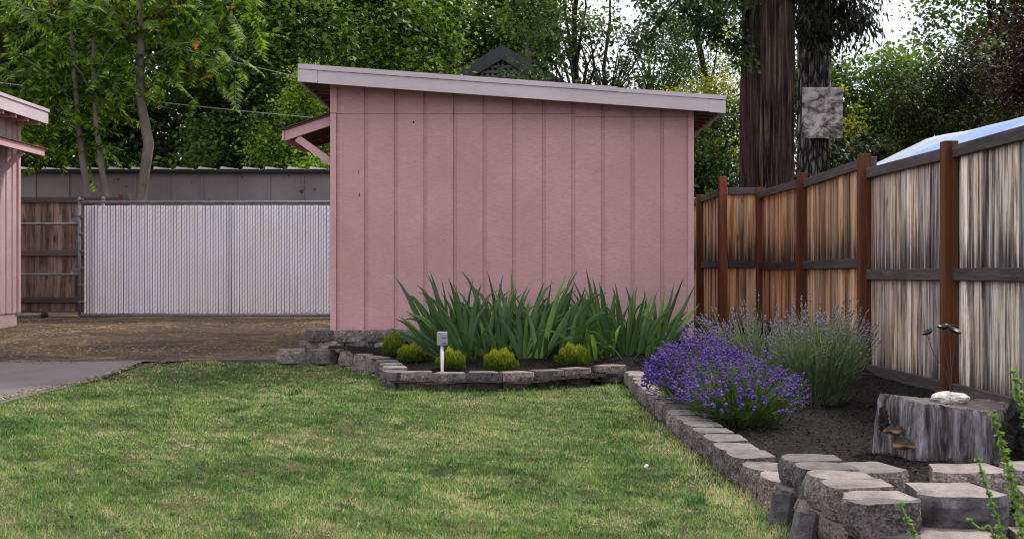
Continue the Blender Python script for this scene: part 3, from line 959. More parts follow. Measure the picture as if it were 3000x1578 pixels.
# ------------------------------------------------------------------ concrete block walls
def block_mesh(w, dep, h, seed, back=.72):
    r = random.Random(seed)
    nx, ny, nz_ = 6, 3, 3
    ids = {}; V = []; F = []
    def vid(i, j, k):
        if (i, j, k) in ids: return ids[(i, j, k)]
        u = i / nx * 2 - 1; v = j / ny; t = k / nz_
        ww = w * (1 - (1 - back) * v)
        x = u * ww / 2; y = v * dep; z = -h + t * h
        if j == 0:                         # split face: bowed, rough
            y += .030 * abs(u) ** 2.6 + r.uniform(-.007, .007) * (.35 if k == nz_ else 1)
            if k in (0, nz_): y += .006
            if i in (0, nx): y += .012
        else:
            x += r.uniform(-.002, .002)
        if k == nz_ and (i in (0, nx) or j in (0, ny)): z -= .006
        z += r.uniform(-.0012, .0012)
        ids[(i, j, k)] = len(V); V.append((x, y, z))
        return ids[(i, j, k)]
    for i in range(nx):
        for k in range(nz_):
            F.append((vid(i, 0, k), vid(i + 1, 0, k), vid(i + 1, 0, k + 1), vid(i, 0, k + 1)))
            F.append((vid(i + 1, ny, k), vid(i, ny, k), vid(i, ny, k + 1), vid(i + 1, ny, k + 1)))
        for j in range(ny):
            F.append((vid(i, j, nz_), vid(i + 1, j, nz_), vid(i + 1, j + 1, nz_), vid(i, j + 1, nz_)))
    for j in range(ny):
        for k in range(nz_):
            F.append((vid(0, j + 1, k), vid(0, j, k), vid(0, j, k + 1), vid(0, j + 1, k + 1)))
            F.append((vid(nx, j, k), vid(nx, j + 1, k), vid(nx, j + 1, k + 1), vid(nx, j, k + 1)))
    me = bpy.data.meshes.new('block'); me.from_pydata(V, [], F); me.update()
    for p in me.polygons:
        p.material_index = 1 if p.normal.z > .8 else 0
    return me
VAR = [block_mesh(.282, .20, .118, s) for s in range(7)]
for me in VAR: me.materials.append(block_mat); me.materials.append(block_top)
VAR_TALL = [block_mesh(.282, .20, .142, s + 20) for s in range(7)]
for me in VAR_TALL: me.materials.append(block_mat); me.materials.append(block_top)
def put_block(parent, x, y, zt, ang, wscale=1.0, mat=None, me=None, dscale=1.0, tilt=None):
    me = me or random.choice(VAR)
    if mat is not None:
        me = me.copy(); me.materials[0] = mat
    t = tilt or (random.uniform(-.02, .02), random.uniform(-.02, .02))
    return link('block', me, None, parent, (x, y, zt), (t[0], t[1], ang), (wscale, dscale, 1))
def path_blocks(parent, path, spacing, zf, inset=0.0, start=0.0, jit=.007, wfac=1.0, var=None):
    P = [Vector(p) for p in path]
    seg = [(P[i + 1] - P[i]).length for i in range(len(P) - 1)]
    T = sum(seg); s = start + spacing / 2
    def at(s):
        for i, L in enumerate(seg):
            if s <= L or i == len(seg) - 1:
                return P[i] + (P[i + 1] - P[i]) * (s / L), (P[i + 1] - P[i]).normalized()
            s -= L
    while s < T - spacing * .3:
        p, _ = at(s)
        a, _ = at(max(0, s - spacing / 2)); b, _ = at(min(T, s + spacing / 2))
        d = (b - a).normalized(); o = Vector((d.y, -d.x))
        ang = math.atan2(o.x, -o.y) + random.uniform(-.025, .025)
        q = p - o * (inset + random.uniform(-jit, jit))
        put_block(parent, q.x, q.y, zf(q.x, q.y) + random.uniform(-.006, .006), ang, spacing / .29 * wfac, me=random.choice(var or VAR))
        s += spacing
ztop = lambda x, y: float(np.interp(y, [9.7, 11.7], [.200, .262]))
rw = thing('retaining_wall', (.9, 9.9, .05), 'low curved concrete block wall edging the lawn and planting bed', 'retaining wall')
iF = 13
left_part = WALL[:iF]
right_part = WALL[iF - 1:]
path_blocks(rw, left_part, .305, ztop, wfac=.972, var=VAR_TALL)
path_blocks(rw, left_part, .30, lambda x, y: ztop(x, y) - .144, -.006, .15)
path_blocks(rw, right_part, .285, lambda x, y: .182)
path_blocks(rw, right_part, .29, lambda x, y: .068, .014, .14)
for y in (4.66, 4.46, 4.26, 4.06, 3.85):    # the raised end, laid close
    put_block(rw, 1.045 + (4.66 - y) * .02 + random.uniform(-.008, .008), y, .290 - (.004 if y < 4 else 0) + random.uniform(-.005, .005), -math.pi / 2 + random.uniform(-.03, .03), .72, dscale=1.12)
put_block(rw, 1.185, 3.79, .286, -.06, .88, me=VAR[2])
put_block(rw, 1.24, 3.735, .178, -.05, .95)
for (x, y, ang, tl) in ((1.005, 4.47, -1.5, .1), (1.0, 4.12, -1.3, .16)):   # dark half bricks leaning at the foot
    o = box_obj('leaning_brick', block_dark, rw, (x + .005, y, .10), (.085, .05, .18), (-tl * 1.6, tl * 1.3, ang + 1.0 + tl), ch=.016)

uw = thing('retaining_wall', (-1.6, 11.95, .2), 'short two-course block wall under the corner of the pink shed', 'retaining wall')
for c in range(2):
    for k in range(4 if c == 0 else 3):
        x = -1.925 + k * .29 + (.10 if c else 0)
        put_block(uw, x, 11.90 + .012 * c, .445 - c * .107, random.uniform(-.03, .03), 1.0)
put_block(uw, -2.02, 11.93, .338, 0, .8)
for x in (-1.9, -1.6, -1.3, -1.0): put_block(uw, x, 11.92, .235, 0, 1.0)

nw = thing('planter_edge', (1.6, 4.1, .1), 'block planter edge in front of the tree stump', 'planter edge')
put_block(nw, 1.34, 4.34, .283, .06, .9, dscale=1.35)
put_block(nw, 1.70, 4.36, .278, -.08, 1.05, dscale=1.25)
put_block(nw, 2.03, 4.42, .275, .1, 1.0, dscale=1.25)
put_block(nw, 2.36, 4.45, .27, -.05, 1.0, dscale=1.25)
put_block(nw, 1.48, 3.85, .285, .03, 1.08, mat=block_dark, dscale=1.4)
put_block(nw, 1.84, 3.86, .272, -.04, 1.08, dscale=1.3)
for k, x in enumerate((1.42, 1.74, 2.06)): put_block(nw, x, 3.66 + .02 * k, .178, .02, 1.06, dscale=1.2)
for k, x in enumerate((1.5, 1.82)): put_block(nw, x, 3.87, .178, .02, 1.06, mat=block_dark)
for k, x in enumerate((1.36, 1.7, 2.02, 2.34)): put_block(nw, x, 4.37, .176, .02, 1.06)
# top sides of the dark block are clean concrete
# rough timber edging between the lawn and the yard
lg = box_obj('edging_log', rail_wood, None, (-2.62, 12.02, .135), (.62, .09, .07), (0, 0, .05), ch=.02)
tag(lg, 'dark timber edging lying between lawn and gravel yard', 'edging')

# ------------------------------------------------------------------ outlet on a white post
op = thing('outlet_post', (-.58, 10.0, .15), 'grey outdoor outlet box on a short white pipe post', 'outlet post')
m = Mat('grey_box_plastic'); greybox = m.surf((.26, .265, .30), .5)
m = Mat('white_pipe'); whitepipe = m.surf((.72, .70, .70), .4)
rod('post', whitepipe, op, (-.578, 9.9, .08), (-.582, 9.9, .42), .0125)
bx = box_obj('outlet_box', greybox, op, (-.58, 9.9, .468), (.085, .06, .115), ch=.006)
for z in (.495, .447):
    c_ = box_obj('outlet_cover', greybox, bx, (-.560, 9.868, z), (.036, .012, .032), ch=.004)
for z in (.478, .43):
    box_obj('cover_hinge', galv, bx, (-.560, 9.866, z), (.034, .014, .005))

# ------------------------------------------------------------------ plants near the shed
def iris_leaf(base, az, lean, length, width, droop, face):
    """sword blade: az direction of lean, face azimuth of the flat side"""
    n = 8
    V = []; F = []
    p = Vector((0, 0, 0)); th = lean
    hd = Vector((math.cos(az), math.sin(az), 0))
    fn = Vector((math.cos(face), math.sin(face), 0))
    for i in range(n + 1):
        u = i / n
        t = (hd * math.sin(th) + Vector((0, 0, 1)) * math.cos(th))
        sd = t.cross(fn)
        if sd.length < .2: sd = t.cross(Vector((0, 0, 1)))
        sd.normalize()
        nn = sd.cross(t)
        w = width * (min(1, .55 + u * 2.2) if u < .25 else 1.0) * (1 - max(0, (u - .5) / .5) ** 1.7) + .0012
        V += [p - sd * w / 2 + nn * w * .10, p - nn * w * .08, p + sd * w / 2 + nn * w * .10]
        p = p + t * (length / n)
        th += droop * (u ** 1.6) * 3.2 / n
    for i in range(n):
        a = i * 3
        F += [(a, a + 1, a + 4, a + 3), (a + 1, a + 2, a + 5, a + 4)]
    me = bpy.data.meshes.new('leaf'); me.from_pydata([tuple(v) for v in V], [], F)
    me.polygons.foreach_set('use_smooth', [True] * len(F)); me.update()
    me.materials.append(L_iris)
    return me
def iris_clump(label, cx, cy, hw, hd_, nfans, hmax, seed, lbias=0):
    r = random.Random(seed)
    z0 = float(bedz(cx, cy))
    o = thing('iris_plant', (cx, cy, z0), label, 'plant', 'irises along the shed')
    for f in range(nfans):
        fx = cx + hw * (2 * (f + .5) / nfans - 1) + r.uniform(-.08, .08)
        fy = cy + r.uniform(-hd_, hd_)
        zb = float(bedz(fx, fy)) - .02
        plane = r.uniform(-.5, .5)                       # fan plane roughly across the view
        rel = (fx - cx) / hw
        nl = r.randint(6, 9)
        for k in range(nl):
            q = (k / (nl - 1)) * 2 - 1
            lean = q * .40 + rel * .34 + r.uniform(-.1, .1) + lbias
            az = plane if lean > 0 else plane + math.pi
            L = hmax * (1 - .30 * abs(q) ** 1.5) * r.uniform(.62, 1.10)
            dr = r.uniform(.04, .42) if r.random() < .55 else r.uniform(.45, 1.6)
            if dr > .4: L *= r.uniform(.7, 1.0)
            az += r.uniform(-.35, .35)
            me = iris_leaf((fx, fy, zb), az, abs(lean), L, r.uniform(.034, .054), dr, plane + math.pi / 2 + r.uniform(-.5, .5))
            link('leaf', me, None, o, (fx + q * .03, fy + r.uniform(-.015, .015), zb))
    return o
iris_clump('tallest broad clump of sword-leaved iris, beside the outlet post', -.10, 11.25, .60, .28, 27, .84, 3)
iris_clump('smaller clump of sword-leaved iris near the shed corner', 1.10, 11.45, .38, .22, 15, .74, 5)
ri = random.Random(21)
irises = [o for o in COL.objects if o.name.startswith('iris_plant') and o.parent is None]
for k in range(34):                           # arching outer leaves at the front and the sides
    bx_ = ri.uniform(-.72, 1.32); by_ = ri.uniform(10.85, 11.15)
    side = (bx_ - (-.1 if bx_ < .55 else 1.15)) * 1.6
    az = math.atan2(-ri.uniform(.25, 1.0), side + ri.uniform(-.8, .8))
    me = iris_leaf((bx_, by_, .2), az, ri.uniform(.45, .95), ri.uniform(.36, .60), ri.uniform(.032, .046), ri.uniform(.7, 1.6), az + math.pi + ri.uniform(-.3, .3))
    link('leaf', me, None, irises[0] if bx_ < .55 else irises[-1], (bx_, by_, float(bedz(bx_, by_)) - .01))
for k in range(7):                            # low leaves sprawling towards the upper wall
    me = iris_leaf((0, 0, 0), math.pi + ri.uniform(-.35, .2), ri.uniform(.8, 1.1), ri.uniform(.40, .58), ri.uniform(.036, .048), ri.uniform(.3, .9), ri.uniform(1.3, 1.9))
    link('leaf', me, None, irises[0], (ri.uniform(-.72, -.55), ri.uniform(11.0, 11.3), .22))

dry = Mat('dry_leaf').surf((.36, .27, .14), .9)
for (bx_, by_, az, L) in ((1.2, 10.75, 5.9, .42), (1.3, 10.8, 6.2, .36), (-.2, 10.7, 4.2, .38), (.55, 10.85, 4.9, .34), (-.6, 10.8, 3.3, .36), (.9, 10.95, 4.4, .38)):
    me = iris_leaf((bx_, by_, .2), az, 1.15, L, .026, .5, az + math.pi)
    me.materials.clear(); me.materials.append(dry)
    par = [o for o in COL.objects if o.name.startswith('iris_plant') and o.parent is None]
    link('leaf', me, None, par[0] if bx_ < .55 else par[-1], (bx_, by_, float(bedz(bx_, by_)) + .01))

def gold_shrub(x, y, rx, h, label):
    z = float(bedz(x, y))
    o = thing('small_shrub', (x, y, z), label, 'shrub', 'low golden shrubs in front of the irises')
    n = 4200
    u = unit(rng.normal(size=(n, 3))); u[:, 2] = np.abs(u[:, 2])
    rad = .55 + .45 * rng.random(n) ** .5
    rad *= 1 + .10 * np.sin(u[:, 0] * 9 + x * 7) * np.sin(u[:, 2] * 8)
    P = np.stack([x + u[:, 0] * rx * rad, y + u[:, 1] * rx * rad, z + .01 + (u[:, 2] * .82 + .12) * h * rad * (1 - 0)], -1)
    P[:, 2] = np.maximum(P[:, 2], z + .01)
    d = unit(u * .5 + np.array([0, 0, 1.3]) + rng.normal(0, .22, (n, 3)))
    s = unit(np.cross(d, rng.normal(size=(n, 3))))
    L = .022 + .020 * rng.random(n); w = .0022 + .002 * rng.random(n)
    V, F = quads(P - d * .02, d, s, L, w)
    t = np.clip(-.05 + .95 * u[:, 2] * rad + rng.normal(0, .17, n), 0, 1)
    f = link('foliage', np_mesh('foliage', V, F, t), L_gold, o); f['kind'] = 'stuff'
    mb = MB()
    for k in range(9):
        a = k * .7
        mb.tube([(x, y, z - .02), (x + math.cos(a) * rx * .3, y + math.sin(a) * rx * .3, z + h * .35), (x + math.cos(a) * rx * .6, y + math.sin(a) * rx * .6, z + h * .62)], [.006, .004, .002], 5)
    mb.build('stem', dark_bark, o)
gold_shrub(-1.10, 11.15, .115, .235, 'narrow upright golden shrub at the end of the upper block wall')
gold_shrub(-.92, 10.85, .135, .17, 'low dull green-gold shrub between the narrow one and the outlet post')
gold_shrub(-.53, 10.35, .14, .19, 'round golden shrub behind the white outlet post')
gold_shrub(-.10, 10.20, .155, .205, 'round golden shrub in the middle, below the tall iris')
gold_shrub(.54, 10.55, .16, .20, 'round golden shrub below the gap between iris clumps')

def lavender(name, label, cx, cy, rx, ry, h, nst, nfol, mst, mfl, spread, spike, leanx=0.0, fl_jit=.06, flen=.12, ftop=.82):
    z = float(bedz(cx, cy))
    o = thing(name, (cx, cy, z), label, 'lavender', 'lavender plants')
    # flowering stems
    a = rng.random(nst) * 6.283; r = np.sqrt(rng.random(nst))
    el = np.sqrt(np.clip(1 - (r * .97) ** 2, 0, 1))
    hh = h * (spread + (1 - spread) * el) * (1 + rng.normal(0, fl_jit, nst))
    T = np.stack([cx + r * np.cos(a) * rx + leanx * hh, cy + r * np.sin(a) * ry, z + hh], -1)
    B = np.stack([cx + r * np.cos(a) * rx * .38, cy + r * np.sin(a) * ry * .38, np.full(nst, z)], -1)
    M = B * .45 + T * .55; M[:, 2] += .08 * hh
    rad = .0014
    side = np.array([1., 0, 0]) * rad
    V = np.empty((nst, 6, 3), np.float32)
    for k, Q in enumerate((B, M, T)):
        V[:, 2 * k] = Q - side; V[:, 2 * k + 1] = Q + side
    b = np.arange(nst)[:, None] * 6
    F = np.concatenate([b + [0, 1, 3, 2], b + [2, 3, 5, 4]], 0)
    t = np.tile(.4 + .5 * rng.random(nst), 2)
    VV = [V.reshape(-1, 3)]; FF = [F]; TT = [t]; off = nst * 6
    # leaves along and between stems
    i = rng.integers(0, nst, nfol); u = rng.random(nfol) ** .8 * ftop
    P = np.where((u < .55)[:, None], B[i] + (M[i] - B[i]) * (u / .55)[:, None], M[i] + (T[i] - M[i]) * ((u - .55) / .45)[:, None])
    P = P + rng.normal(0, .018, (nfol, 3)); P[:, 2] = np.maximum(P[:, 2], z)
    d = unit(T[i] - B[i]); d = unit(d + rng.normal(0, .33, (nfol, 3)))
    s = unit(np.cross(d, rng.normal(size=(nfol, 3))))
    Ls = flen * (.4 + .6 * rng.random(nfol)); w = .0022 + .0016 * rng.random(nfol)
    V2, F2 = quads(P, d, s, Ls, w)
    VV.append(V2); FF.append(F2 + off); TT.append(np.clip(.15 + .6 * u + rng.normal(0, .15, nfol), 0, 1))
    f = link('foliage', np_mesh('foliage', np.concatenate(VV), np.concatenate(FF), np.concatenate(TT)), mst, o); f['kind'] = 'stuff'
    # flower spikes: a stack of three small whorls each
    ax = unit(T - M)
    oc = np.array([[1, 0, 0], [0, 1, 0], [-1, 0, 0], [0, -1, 0], [0, 0, 1], [0, 0, -1]], float)
    of = np.array([[0, 1, 4], [1, 2, 4], [2, 3, 4], [3, 0, 4], [1, 0, 5], [2, 1, 5], [3, 2, 5], [0, 3, 5]])
    VV = []; FF = []; TT = []; off = 0
    for k in range(4):
        rr = spike[0] * (1, .95, .8, .5)[k] * (.75 + .5 * rng.random(nst)); ll = spike[1] * .17
        if k == 0: C = T - ax * (spike[1] * (.55 + .3 * rng.random(nst)))[:, None]
        else: C = T + ax * (spike[1] * .26 * (k - 1))
        C = C + rng.normal(0, spike[0] * .25, (nst, 3))
        ph = rng.random(nst) * 1.57
        Vk = np.empty((nst, 6, 3))
        ex = np.stack([np.cos(ph), np.sin(ph), -ax[:, 0] * np.cos(ph) - ax[:, 1] * np.sin(ph)], -1)
        ey = np.cross(ax, ex)
        for q in range(6):
            Vk[:, q] = C + ex * (oc[q, 0] * rr)[:, None] + ey * (oc[q, 1] * rr)[:, None] + ax * (oc[q, 2] * ll * 1.25)
        b = np.arange(nst)[:, None, None] * 6
        FF.append((b + of[None]).reshape(-1, 3) + off); VV.append(Vk.reshape(-1, 3)); off += nst * 6
        TT.append(np.clip(np.repeat(rng.random(nst), 8) * .6 + rng.random(nst * 8) * .4, 0, 1))
    f = link('flowers', np_mesh('flowers', np.concatenate(VV), np.concatenate(FF), np.concatenate(TT)), mfl, o); f['kind'] = 'stuff'
    return o
lavender('lavender_plant', 'bright purple lavender at the wall, the fuller and taller of two', 1.25, 7.72, .39, .52, .39, 820, 5200, L_lavleaf, L_lavflower, .34, (.0115, .036), -.07, .16, .09, .72)
lavender('lavender_plant', 'bright purple lavender with more green showing, nearer the stump', 1.33, 7.0, .40, .56, .33, 420, 8500, L_lavleaf, L_lavflower, .34, (.0115, .036), .03, .19, .09, .80)
lavender('lavender_plant', 'grey-green lavender with faded flower spikes beside the fence', 2.05, 8.05, .38, .38, .55, 230, 4600, L_lavgrey, L_lavfade, .66, (.0082, .050), .09, .15, .15, .72)
lavender('lavender_plant', 'sparse faded lavender between the shed corner and the fence', 1.98, 9.6, .62, .5, .50, 210, 1800, L_lavgrey, L_lavfade, .60, (.0090, .058), -.06, .17, .15, .65)

# ------------------------------------------------------------------ stump, rock ornament
st = thing('tree_stump', (2.02, 5.75, .1), 'broad weathered grey tree stump with bracket fungus', 'stump')
m = Mat('weathered_stump_wood')
v = m.coord('Object', (24, 24, 2.4))
n1 = m.noise(v, 1, 8, .75, .4); n2 = m.noise(m.coord('Object', (40, 40, 5)), 1, 5, .7)
c = m.ramp(n1, [(.36, (.022, .019, .02)), (.44, (.10, .087, .088)), (.53, (.23, .205, .21)), (.66, (.46, .44, .47))])
c = m.mix(m.ramp(n2, [(.35, .65), (.55, 0)]), c, (.03, .025, .026))
stump_side = m.surf(c, .9, m.bump(m.mix(.5, n1, n2), 1, .035), spec=.2)
m = Mat('stump_cut_top')
n1 = m.noise(m.coord('Object', (9, 9, 9)), 1, 7, .7)
stump_top = m.surf(m.ramp(n1, [(.3, (.05, .038, .036)), (.55, (.13, .10, .095)), (.75, (.24, .20, .19))]), .95, m.bump(n1, 1, .02))
def stump():
    seg, rings = 96, 10
    cx, cy = 2.10, 5.78
    V = []; F = []
    top = []
    for j in range(rings + 1):
        t = j / rings
        for i in range(seg):
            a = 2 * math.pi * i / seg
            r = .292 * (1 + .04 * (1 - t) ** 2.2)
            fl = .030 * math.sin(a * 5 + .7) + .018 * math.sin(a * 11 + 2) + .012 * vnoise((math.cos(a) * 3, math.sin(a) * 3, t), 3)
            fl += -.028 * max(0, math.cos(a * 1.0 - 4.45)) ** 200 * 1.4        # the long crack
            groove = .012 * math.sin(a * 37 + 2 * math.sin(a * 3) + t * .8)
            r += fl * (.6 + .6 * (1 - t)) + groove * .45
            zt = .386 + .010 * vnoise((math.cos(a) * 6, math.sin(a) * 6, 3)) + .006 * vnoise((math.cos(a) * 19, math.sin(a) * 19, 3)) + .012 * math.sin(a * 2 + 1) + .02 * math.cos(a) * -1
            z = .06 + (zt - .06) * t
            if j == rings: r -= .012
            V.append((cx + r * math.cos(a) * 1.0, cy + r * math.sin(a) * .92, z))
    for j in range(rings):
        for i in range(seg):
            a = j * seg + i; b = j * seg + (i + 1) % seg
            F.append((a, b, b + seg, a + seg))
    o = MB(); o.add(V, F)
    me = o.build('trunk', stump_side, st, True)
    ring = V[-seg:]
    mb = MB()
    T = [Vector(p) for p in ring]; c = Vector((cx, cy, .384))
    VV = [c] + [c + (p - c) * .5 + Vector((0, 0, random.uniform(-.006, .004))) for p in T] + T
    FF = [(0, 1 + i, 1 + (i + 1) % seg) for i in range(seg)] + [(1 + i, 1 + seg + i, 1 + seg + (i + 1) % seg, 1 + (i + 1) % seg) for i in range(seg)]
    mb.add(VV, FF); mb.build('cut_top', stump_top, st, False)
stump()
m = Mat('bracket_fungus')
gz_ = m.n('ShaderNodeSeparateXYZ', None, Vector=m.coord('Object'))
fung = m.surf(m.mix(m.ramp(gz_.outputs['Z'], [(.50, 1), (.515, 0)]) if False else m.ramp(m.math('MULTIPLY_ADD', gz_.outputs['Z'], 20.0), [(.42, 1), (.60, 0)]), (.03, .022, .018), (.26, .14, .06)), .7)
def fungus(x, y, z, r, ang, nm='bracket_fungus'):
    V = []; F = []; n = 14
    prof = [(.0, .032), (.45, .030), (.8, .014), (1.0, -.004), (.93, -.014), (.5, -.022), (0, -.03)]
    for (pr, pz) in prof:
        for i in range(n + 1):
            a = -math.pi / 2 + math.pi * i / n
            rr = r * pr * (1 + .09 * math.sin(a * 5 + x * 40))
            V.append((rr * math.cos(a), rr * math.sin(a) * 1.15, pz * r / .07 + .006 * math.sin(a * 4 + 1)))
    for j in range(len(prof) - 1):
        for i in range(n):
            a = j * (n + 1) + i
            F.append((a, a + n + 1, a + n + 2, a + 1))
    me = bpy.data.meshes.new(nm); me.from_pydata(V, [], F); me.polygons.foreach_set('use_smooth', [True] * len(F)); me.update()
    return link(nm, me, fung, st, (x, y, z), (0, 0, ang))
fungus(1.815, 5.66, .265, .050, math.pi * 1.15)
fungus(1.855, 5.60, .205, .060, math.pi * 1.32)
m = Mat('burnt_burl')
n1 = m.noise(m.coord('Position'), 30, 6, .7)
burl_m = m.surf(m.ramp(n1, [(.35, (.008, .007, .007)), (.6, (.035, .026, .022)), (.75, (.13, .085, .06))]), .9, m.bump(n1, 1, .04))
def lump(name, mat, parent, c, rad, seed, amp=.3, seg=20, rings=12, freq=2.2):
    V = []; F = []
    for j in range(rings + 1):
        th = math.pi * j / rings
        for i in range(seg):
            a = 2 * math.pi * i / seg
            d = Vector((math.sin(th) * math.cos(a), math.sin(th) * math.sin(a), math.cos(th)))
            k = 1 + amp * vnoise(d * freq + Vector((seed * 3.1, seed, 0))) + amp * .5 * vnoise(d * freq * 2.7 + Vector((seed, 0, seed)))
            V.append((d.x * rad[0] * k, d.y * rad[1] * k, d.z * rad[2] * k))
    for j in range(rings):
        for i in range(seg):
            a = j * seg + i; b = j * seg + (i + 1) % seg
            F.append((a, a + seg, b + seg, b))
    me = bpy.data.meshes.new(name); me.from_pydata(V, [], F); me.update()
    return link(name, me, mat, parent, c)
lump('burl', burl_m, st, (2.275, 5.535, .25), (.058, .05, .055), 2, .6)
lump('burl', burl_m, st, (2.375, 5.65, .28), (.075, .07, .09), 4, .7)
lump('burl', burl_m, st, (2.39, 5.64, .17), (.06, .06, .08), 6, .7)
lump('burl', grey_bark, st, (2.41, 5.68, .35), (.045, .035, .022), 9, .6)
lump('burl', burl_m, st, (1.775, 5.70, .31), (.022, .03, .05), 12, .7)
rk = thing('rock_ornament', (2.05, 5.75, .41), 'white rock holding dark metal dishes on wires, standing on the stump', 'garden ornament')
m = Mat('white_rock')
n1 = m.noise(m.coord('Object'), 22, 6, .65)
rock_m = m.surf(m.ramp(n1, [(.3, (.30, .26, .22)), (.5, (.60, .56, .50)), (.7, (.74, .71, .66))]), .9, m.bump(n1, .8, .02))
lump('rock', rock_m, rk, (2.105, 5.74, .402), (.088, .05, .034), 3, .22, freq=1.6)
m = Mat('blue_black_metal'); dish_m = m.surf((.018, .020, .027), .38, metal=.5)
wireb = Mat('dark_wire').surf((.05, .043, .043), .6)
def wire_obj(name, pts, r, mat, parent, sides=5):
    P = [Vector(p) for p in pts]
    Q = []
    for i in range(len(P) - 1):                        # quadratic smoothing
        p0 = P[max(i - 1, 0)]; p1 = P[i]; p2 = P[i + 1]; p3 = P[min(i + 2, len(P) - 1)]
        for k in range(6):
            t = k / 6
            Q.append(.5 * ((2 * p1) + (-p0 + p2) * t + (2 * p0 - 5 * p1 + 4 * p2 - p3) * t * t + (-p0 + 3 * p1 - 3 * p2 + p3) * t ** 3))
    Q.append(P[-1])
    return MB().tube(Q, r, sides).build(name, mat, parent, True)
base = Vector((2.105, 5.72, .43))
dishes = [((1.985, 5.70, .725), -.45, .030), ((2.075, 5.74, .748), .0, .030), ((2.118, 5.70, .732), .4, .032), ((2.118, 5.78, .752), .1, .027)]
for k, (c, tl, r) in enumerate(dishes):
    c = Vector(c)
    wire_obj('stem', [base, base + Vector(((c.x - base.x) * .18, 0, .09)), base + Vector(((c.x - base.x) * .75, (c.y - base.y) * .6, .2)), c + Vector((0, 0, -.012))], .0016, wireb, rk)
    V = []; F = []; n = 18
    for (pr, pz) in ((0, -.012), (.5, -.010), (.9, -.002), (1, .006), (.93, .005), (.5, -.005), (0, -.007)):
        for i in range(n):
            a = 2 * math.pi * i / n
            V.append((pr * r * math.cos(a), pr * r * math.sin(a), pz))
    for j in range(6):
        for i in range(n):
            F.append((j * n + i, j * n + (i + 1) % n, (j + 1) * n + (i + 1) % n, (j + 1) * n + i))
    me = bpy.data.meshes.new('dish'); me.from_pydata(V, [], F); me.polygons.foreach_set('use_smooth', [True] * len(F)); me.update()
    link('dish', me, dish_m, rk, c, (.3 if k == 2 else .05, tl, 0))

# ------------------------------------------------------------------ fresh green sprigs close to the camera
def sprig(label, pts, leaves, seed, size=.011):
    r = random.Random(seed)
    P = [Vector(p) for p in pts]
    o = thing('green_sprig', P[0], label, 'plant', 'fresh green sprigs by the blocks')
    wire_obj('stem', P, .0028, L_sprig_stem, o)
    seg = [(P[i + 1] - P[i]).length for i in range(len(P) - 1)]; T = sum(seg)
    V = []; F = []; tt = []
    for k in range(leaves):
        s = T * (.28 + .72 * k / (leaves - 1)); q = s
        for i, L in enumerate(seg):
            if q <= L + 1e-6 or i == len(seg) - 1:
                p = P[i] + (P[i + 1] - P[i]) * (q / L); break
            q -= L
        for h in range(18):
            a = r.uniform(0, 6.28); e = r.uniform(-.2, 1.1)
            d = Vector((math.cos(a) * math.cos(e), math.sin(a) * math.cos(e), math.sin(e)))
            sd = d.cross(Vector((r.uniform(-1, 1), r.uniform(-1, 1), r.uniform(.3, 1)))).normalized()
            L = size * r.uniform(.75, 1.6) * (1.25 - .5 * k / leaves); w = L * r.uniform(.28, .42)
            b = len(V)
            up = sd.cross(d) * w * .3
            V += [p, p + d * L * .45 + sd * w + up, p + d * L, p + d * L * .45 - sd * w + up]
            F.append((b, b + 1, b + 2, b + 3)); tt.append(r.random())
    f = link('foliage', np_mesh('foliage', [tuple(v) for v in V], F, tt), L_sprig, o); f['kind'] = 'stuff'
L_sprig_stem = Mat('sprig_stem').surf((.13, .20, .05), .6)
def at(xv, yv, D): return ((xv - 1288) / 3000 * D, D, 1 + (690 - yv) / 3000 * D)
sprig('short fresh green sprig in front of the end block', [(.99, 2.9, .04), at(2300, 1355, 2.9), at(2285, 1315, 2.9), at(2268, 1272, 2.9)], 9, 1, .012)
sprig('fresh green sprig in front of the dark block', [(1.22, 2.9, .04), at(2520, 1355, 2.9), at(2495, 1270, 2.9), at(2462, 1160, 2.9)], 14, 2, .012)
sprig('tallest branching green sprig in front of the stump', [(1.26, 2.8, .04), at(2570, 1340, 2.8), at(2545, 1210, 2.8), at(2520, 1114, 2.8), at(2498, 1050, 2.8)], 22, 3, .014)
sprig('leafy green sprig cut by the picture edge beside the stump', [(1.33, 2.8, .04), at(2620, 1250, 2.8), at(2600, 1100, 2.8), at(2565, 1000, 2.8), at(2550, 938, 2.8)], 26, 4, .015)
sprig('low leaning green sprig under the dark block', [(1.25, 2.9, .04), at(2500, 1350, 2.9), at(2470, 1333, 2.9), at(2440, 1310, 2.9)], 9, 5, .011)
cl = thing('clover_flower', (.6, 5.7, .05), 'single white clover head in the lawn', 'flower')
m = Mat('clover_white'); clv = m.surf((.7, .68, .62), .9)
lump('flower_head', clv, cl, (.642, 5.70, .085), (.010, .010, .009), 5, .5)
rod('stem', L_sprig_stem, cl, (.645, 5.70, .05), (.642, 5.70, .08), .002, 5)

